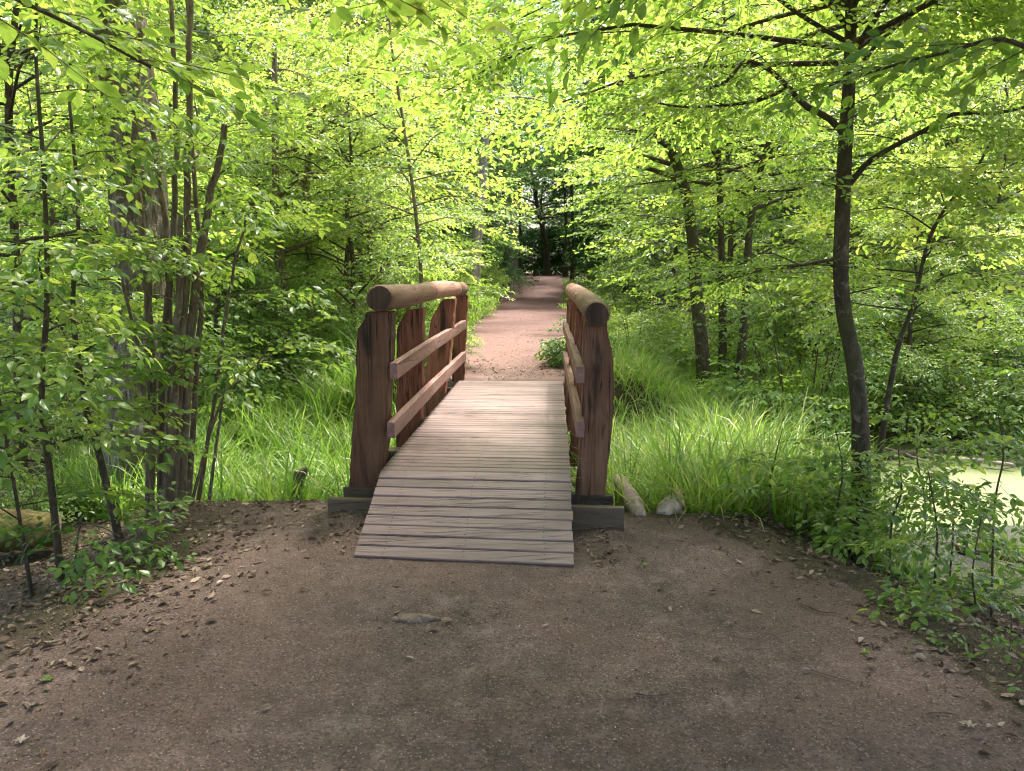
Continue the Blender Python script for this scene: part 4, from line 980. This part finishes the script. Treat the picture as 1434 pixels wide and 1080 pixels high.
def stick(label, pxs, rad, seed, mt='twig', name='twig', cat='twig', lift=.006, group=None):
    p = []
    for a, b_ in pxs:
        x, y, z = ground_pt(a, b_); p.append((x, y, z + lift + rad))
    mb = MB(); tube(mb, smooth_path(p, 10), np.linspace(rad, rad * .6, 10), 6, .5, True, .2, seed); tag(mb.build(name, M[mt], smooth=True), label, cat, group)
stick('short dark twig lying on the path below the flat stone', [(890, 974), (915, 977), (935, 975)], .004, 1)
stick('long thin twig on the path toward the pond bank', [(1135, 942), (1160, 950), (1195, 960)], .003, 2)
stick('twig near the bottom of the path toward the low plants', [(1296, 1004), (1320, 1003), (1344, 1006)], .004, 3)
stick('forked bit of bark on the path, on the pond side', [(1122, 845), (1150, 857), (1172, 858)], .006, 4)
def leaf_piece(label, px, py, size, mt, tint, seed):
    x, y, z = ground_pt(px, py); rr = np.random.default_rng(seed); a0 = rr.uniform(0, 6.28); n = 14; v = [(x, y, z + .012)]
    for i in range(n):
        a = a0 + i / n * 6.283; q = size * (1.0 if i % 2 == 0 else .5) * rr.uniform(.8, 1.15)
        v.append((x + math.cos(a) * q, y + math.sin(a) * q, z + .010 + rr.uniform(0, .012)))
    mb = MB(); mb.add(v, tris=[(0, 1 + i, 1 + (i + 1) % n) for i in range(n)], tint=tint); tag(mb.build('fallen_leaf', M[mt]), label, 'fallen leaf', 'single leaves on the path')
leaf_piece('bright green lobed leaf lying on the path near the shady side', 65, 957, .028, 'leaf', .7, 1)
leaf_piece('pale greenish leaf in the bottom corner of the path', 30, 1043, .026, 'dry', .98, 2)
leaf_piece('small yellow leaf on the path below the sleeper end', 903, 793, .02, 'leaf', .95, 3)
leaf_piece('pale green leaf at the path edge above the low plants', 1212, 917, .022, 'leaf', .85, 4)
leaf_piece('curled brown leaf on the path, on the pond side of the middle', 1022, 877, .024, 'dry', .35, 5)
leaf_piece('pale dry leaf near the crooked seedling', 1355, 1020, .03, 'dry', .9, 6)

# ------------------------------------------------------------------ logs and stump
def log_thing(name, label, p0, p1, r0, r1, mt, seed, end='log', group=None, cat='log', rough=.12):
    rl_ = [r0 * .55, r0 * .86, r0, r0, (r0 + r1) / 2, r1, r1, r1 * .9] if cat == 'log' else [r0, (r0 + r1) / 2, r1]
    me = log(name, [p0, (np.asarray(p0) + p1) / 2 + [0, 0, .01], p1], rl_, mt, seed, rough, end=end)
    tag(link(name, me), label, cat, group)
log_thing('sawn_log', 'pale bare log end lying against the sleeper', np.array([.85, 4.86, -.02]), np.array([.82, 5.75, .0]), .06, .055, 'log', 1)
log_thing('sawn_log', 'fatter pale log end beside the path lip, next to the sedge', np.array([1.0, 4.88, -.012]), np.array([1.22, 5.45, -.06]), .08, .085, 'log', 2, rough=.05)
log_thing('mossy_log', 'mossy yellow-green fallen log at the shady frame edge', pixy(-40, 745, 5.4), pixy(82, 742, 5.6), .16, .14, 'mossy', 3)
q = pixy(416, 690, 5.75)
wb = MB(); tube(wb, smooth_path([q - [0, 0, .35], q + [0, 0, .02], q + [.03, 0, .17]], 8), [.045, .04, .04, .042, .04, .038, .042, .04], 9, .4, True, .25, 9)
tube(wb, np.array([q + [.02, 0, .15], q + [.075, .0, .185], q + [.095, 0, .178]]), [.03, .028, .012], 7, .4, True, .2, 10)
tag(wb.build('broken_stump', M['bark_brown'], smooth=True), 'dark broken stump sticking up from the ditch beside the bridge', 'stump')
for k, (a, b_, r0, lab) in enumerate((((1300, 640), (1420, 655), .035, 'grey driftwood branch lying across the duckweed'), ((1240, 628), (1330, 662), .018, 'thin pale stick slanting into the duckweed'),
                                     ((1290, 805), (1434, 868), .03, 'pale peeled stick in the dark stream water'), ((1340, 765), (1460, 800), .04, 'brown rotten branch at the near rim of the pond'), ((1230, 640), (1400, 630), .05, 'dark log along the far rim of the pond'))):
    def wp(px, py, z=-.62):
        d = (CAMH - z) / (SP + (py - 540) / FPX * CP); return pix(px, py, d)
    log_thing('fallen_branch', lab, wp(*a), wp(*b_) + [0, 0, .03], r0, r0 * .6, ('log', 'log', 'log', 'bark_brown', 'bark')[k], 20 + k, 'bark_brown', 'fallen wood in the pond', 'branch')

# prototypes that no row has used are taken out again
for lst in kinds.values():
    for p in lst:
        if 'label' not in p:
            for ch in list(p.children): bpy.data.objects.remove(ch, do_unlink=True)
            bpy.data.objects.remove(p, do_unlink=True)
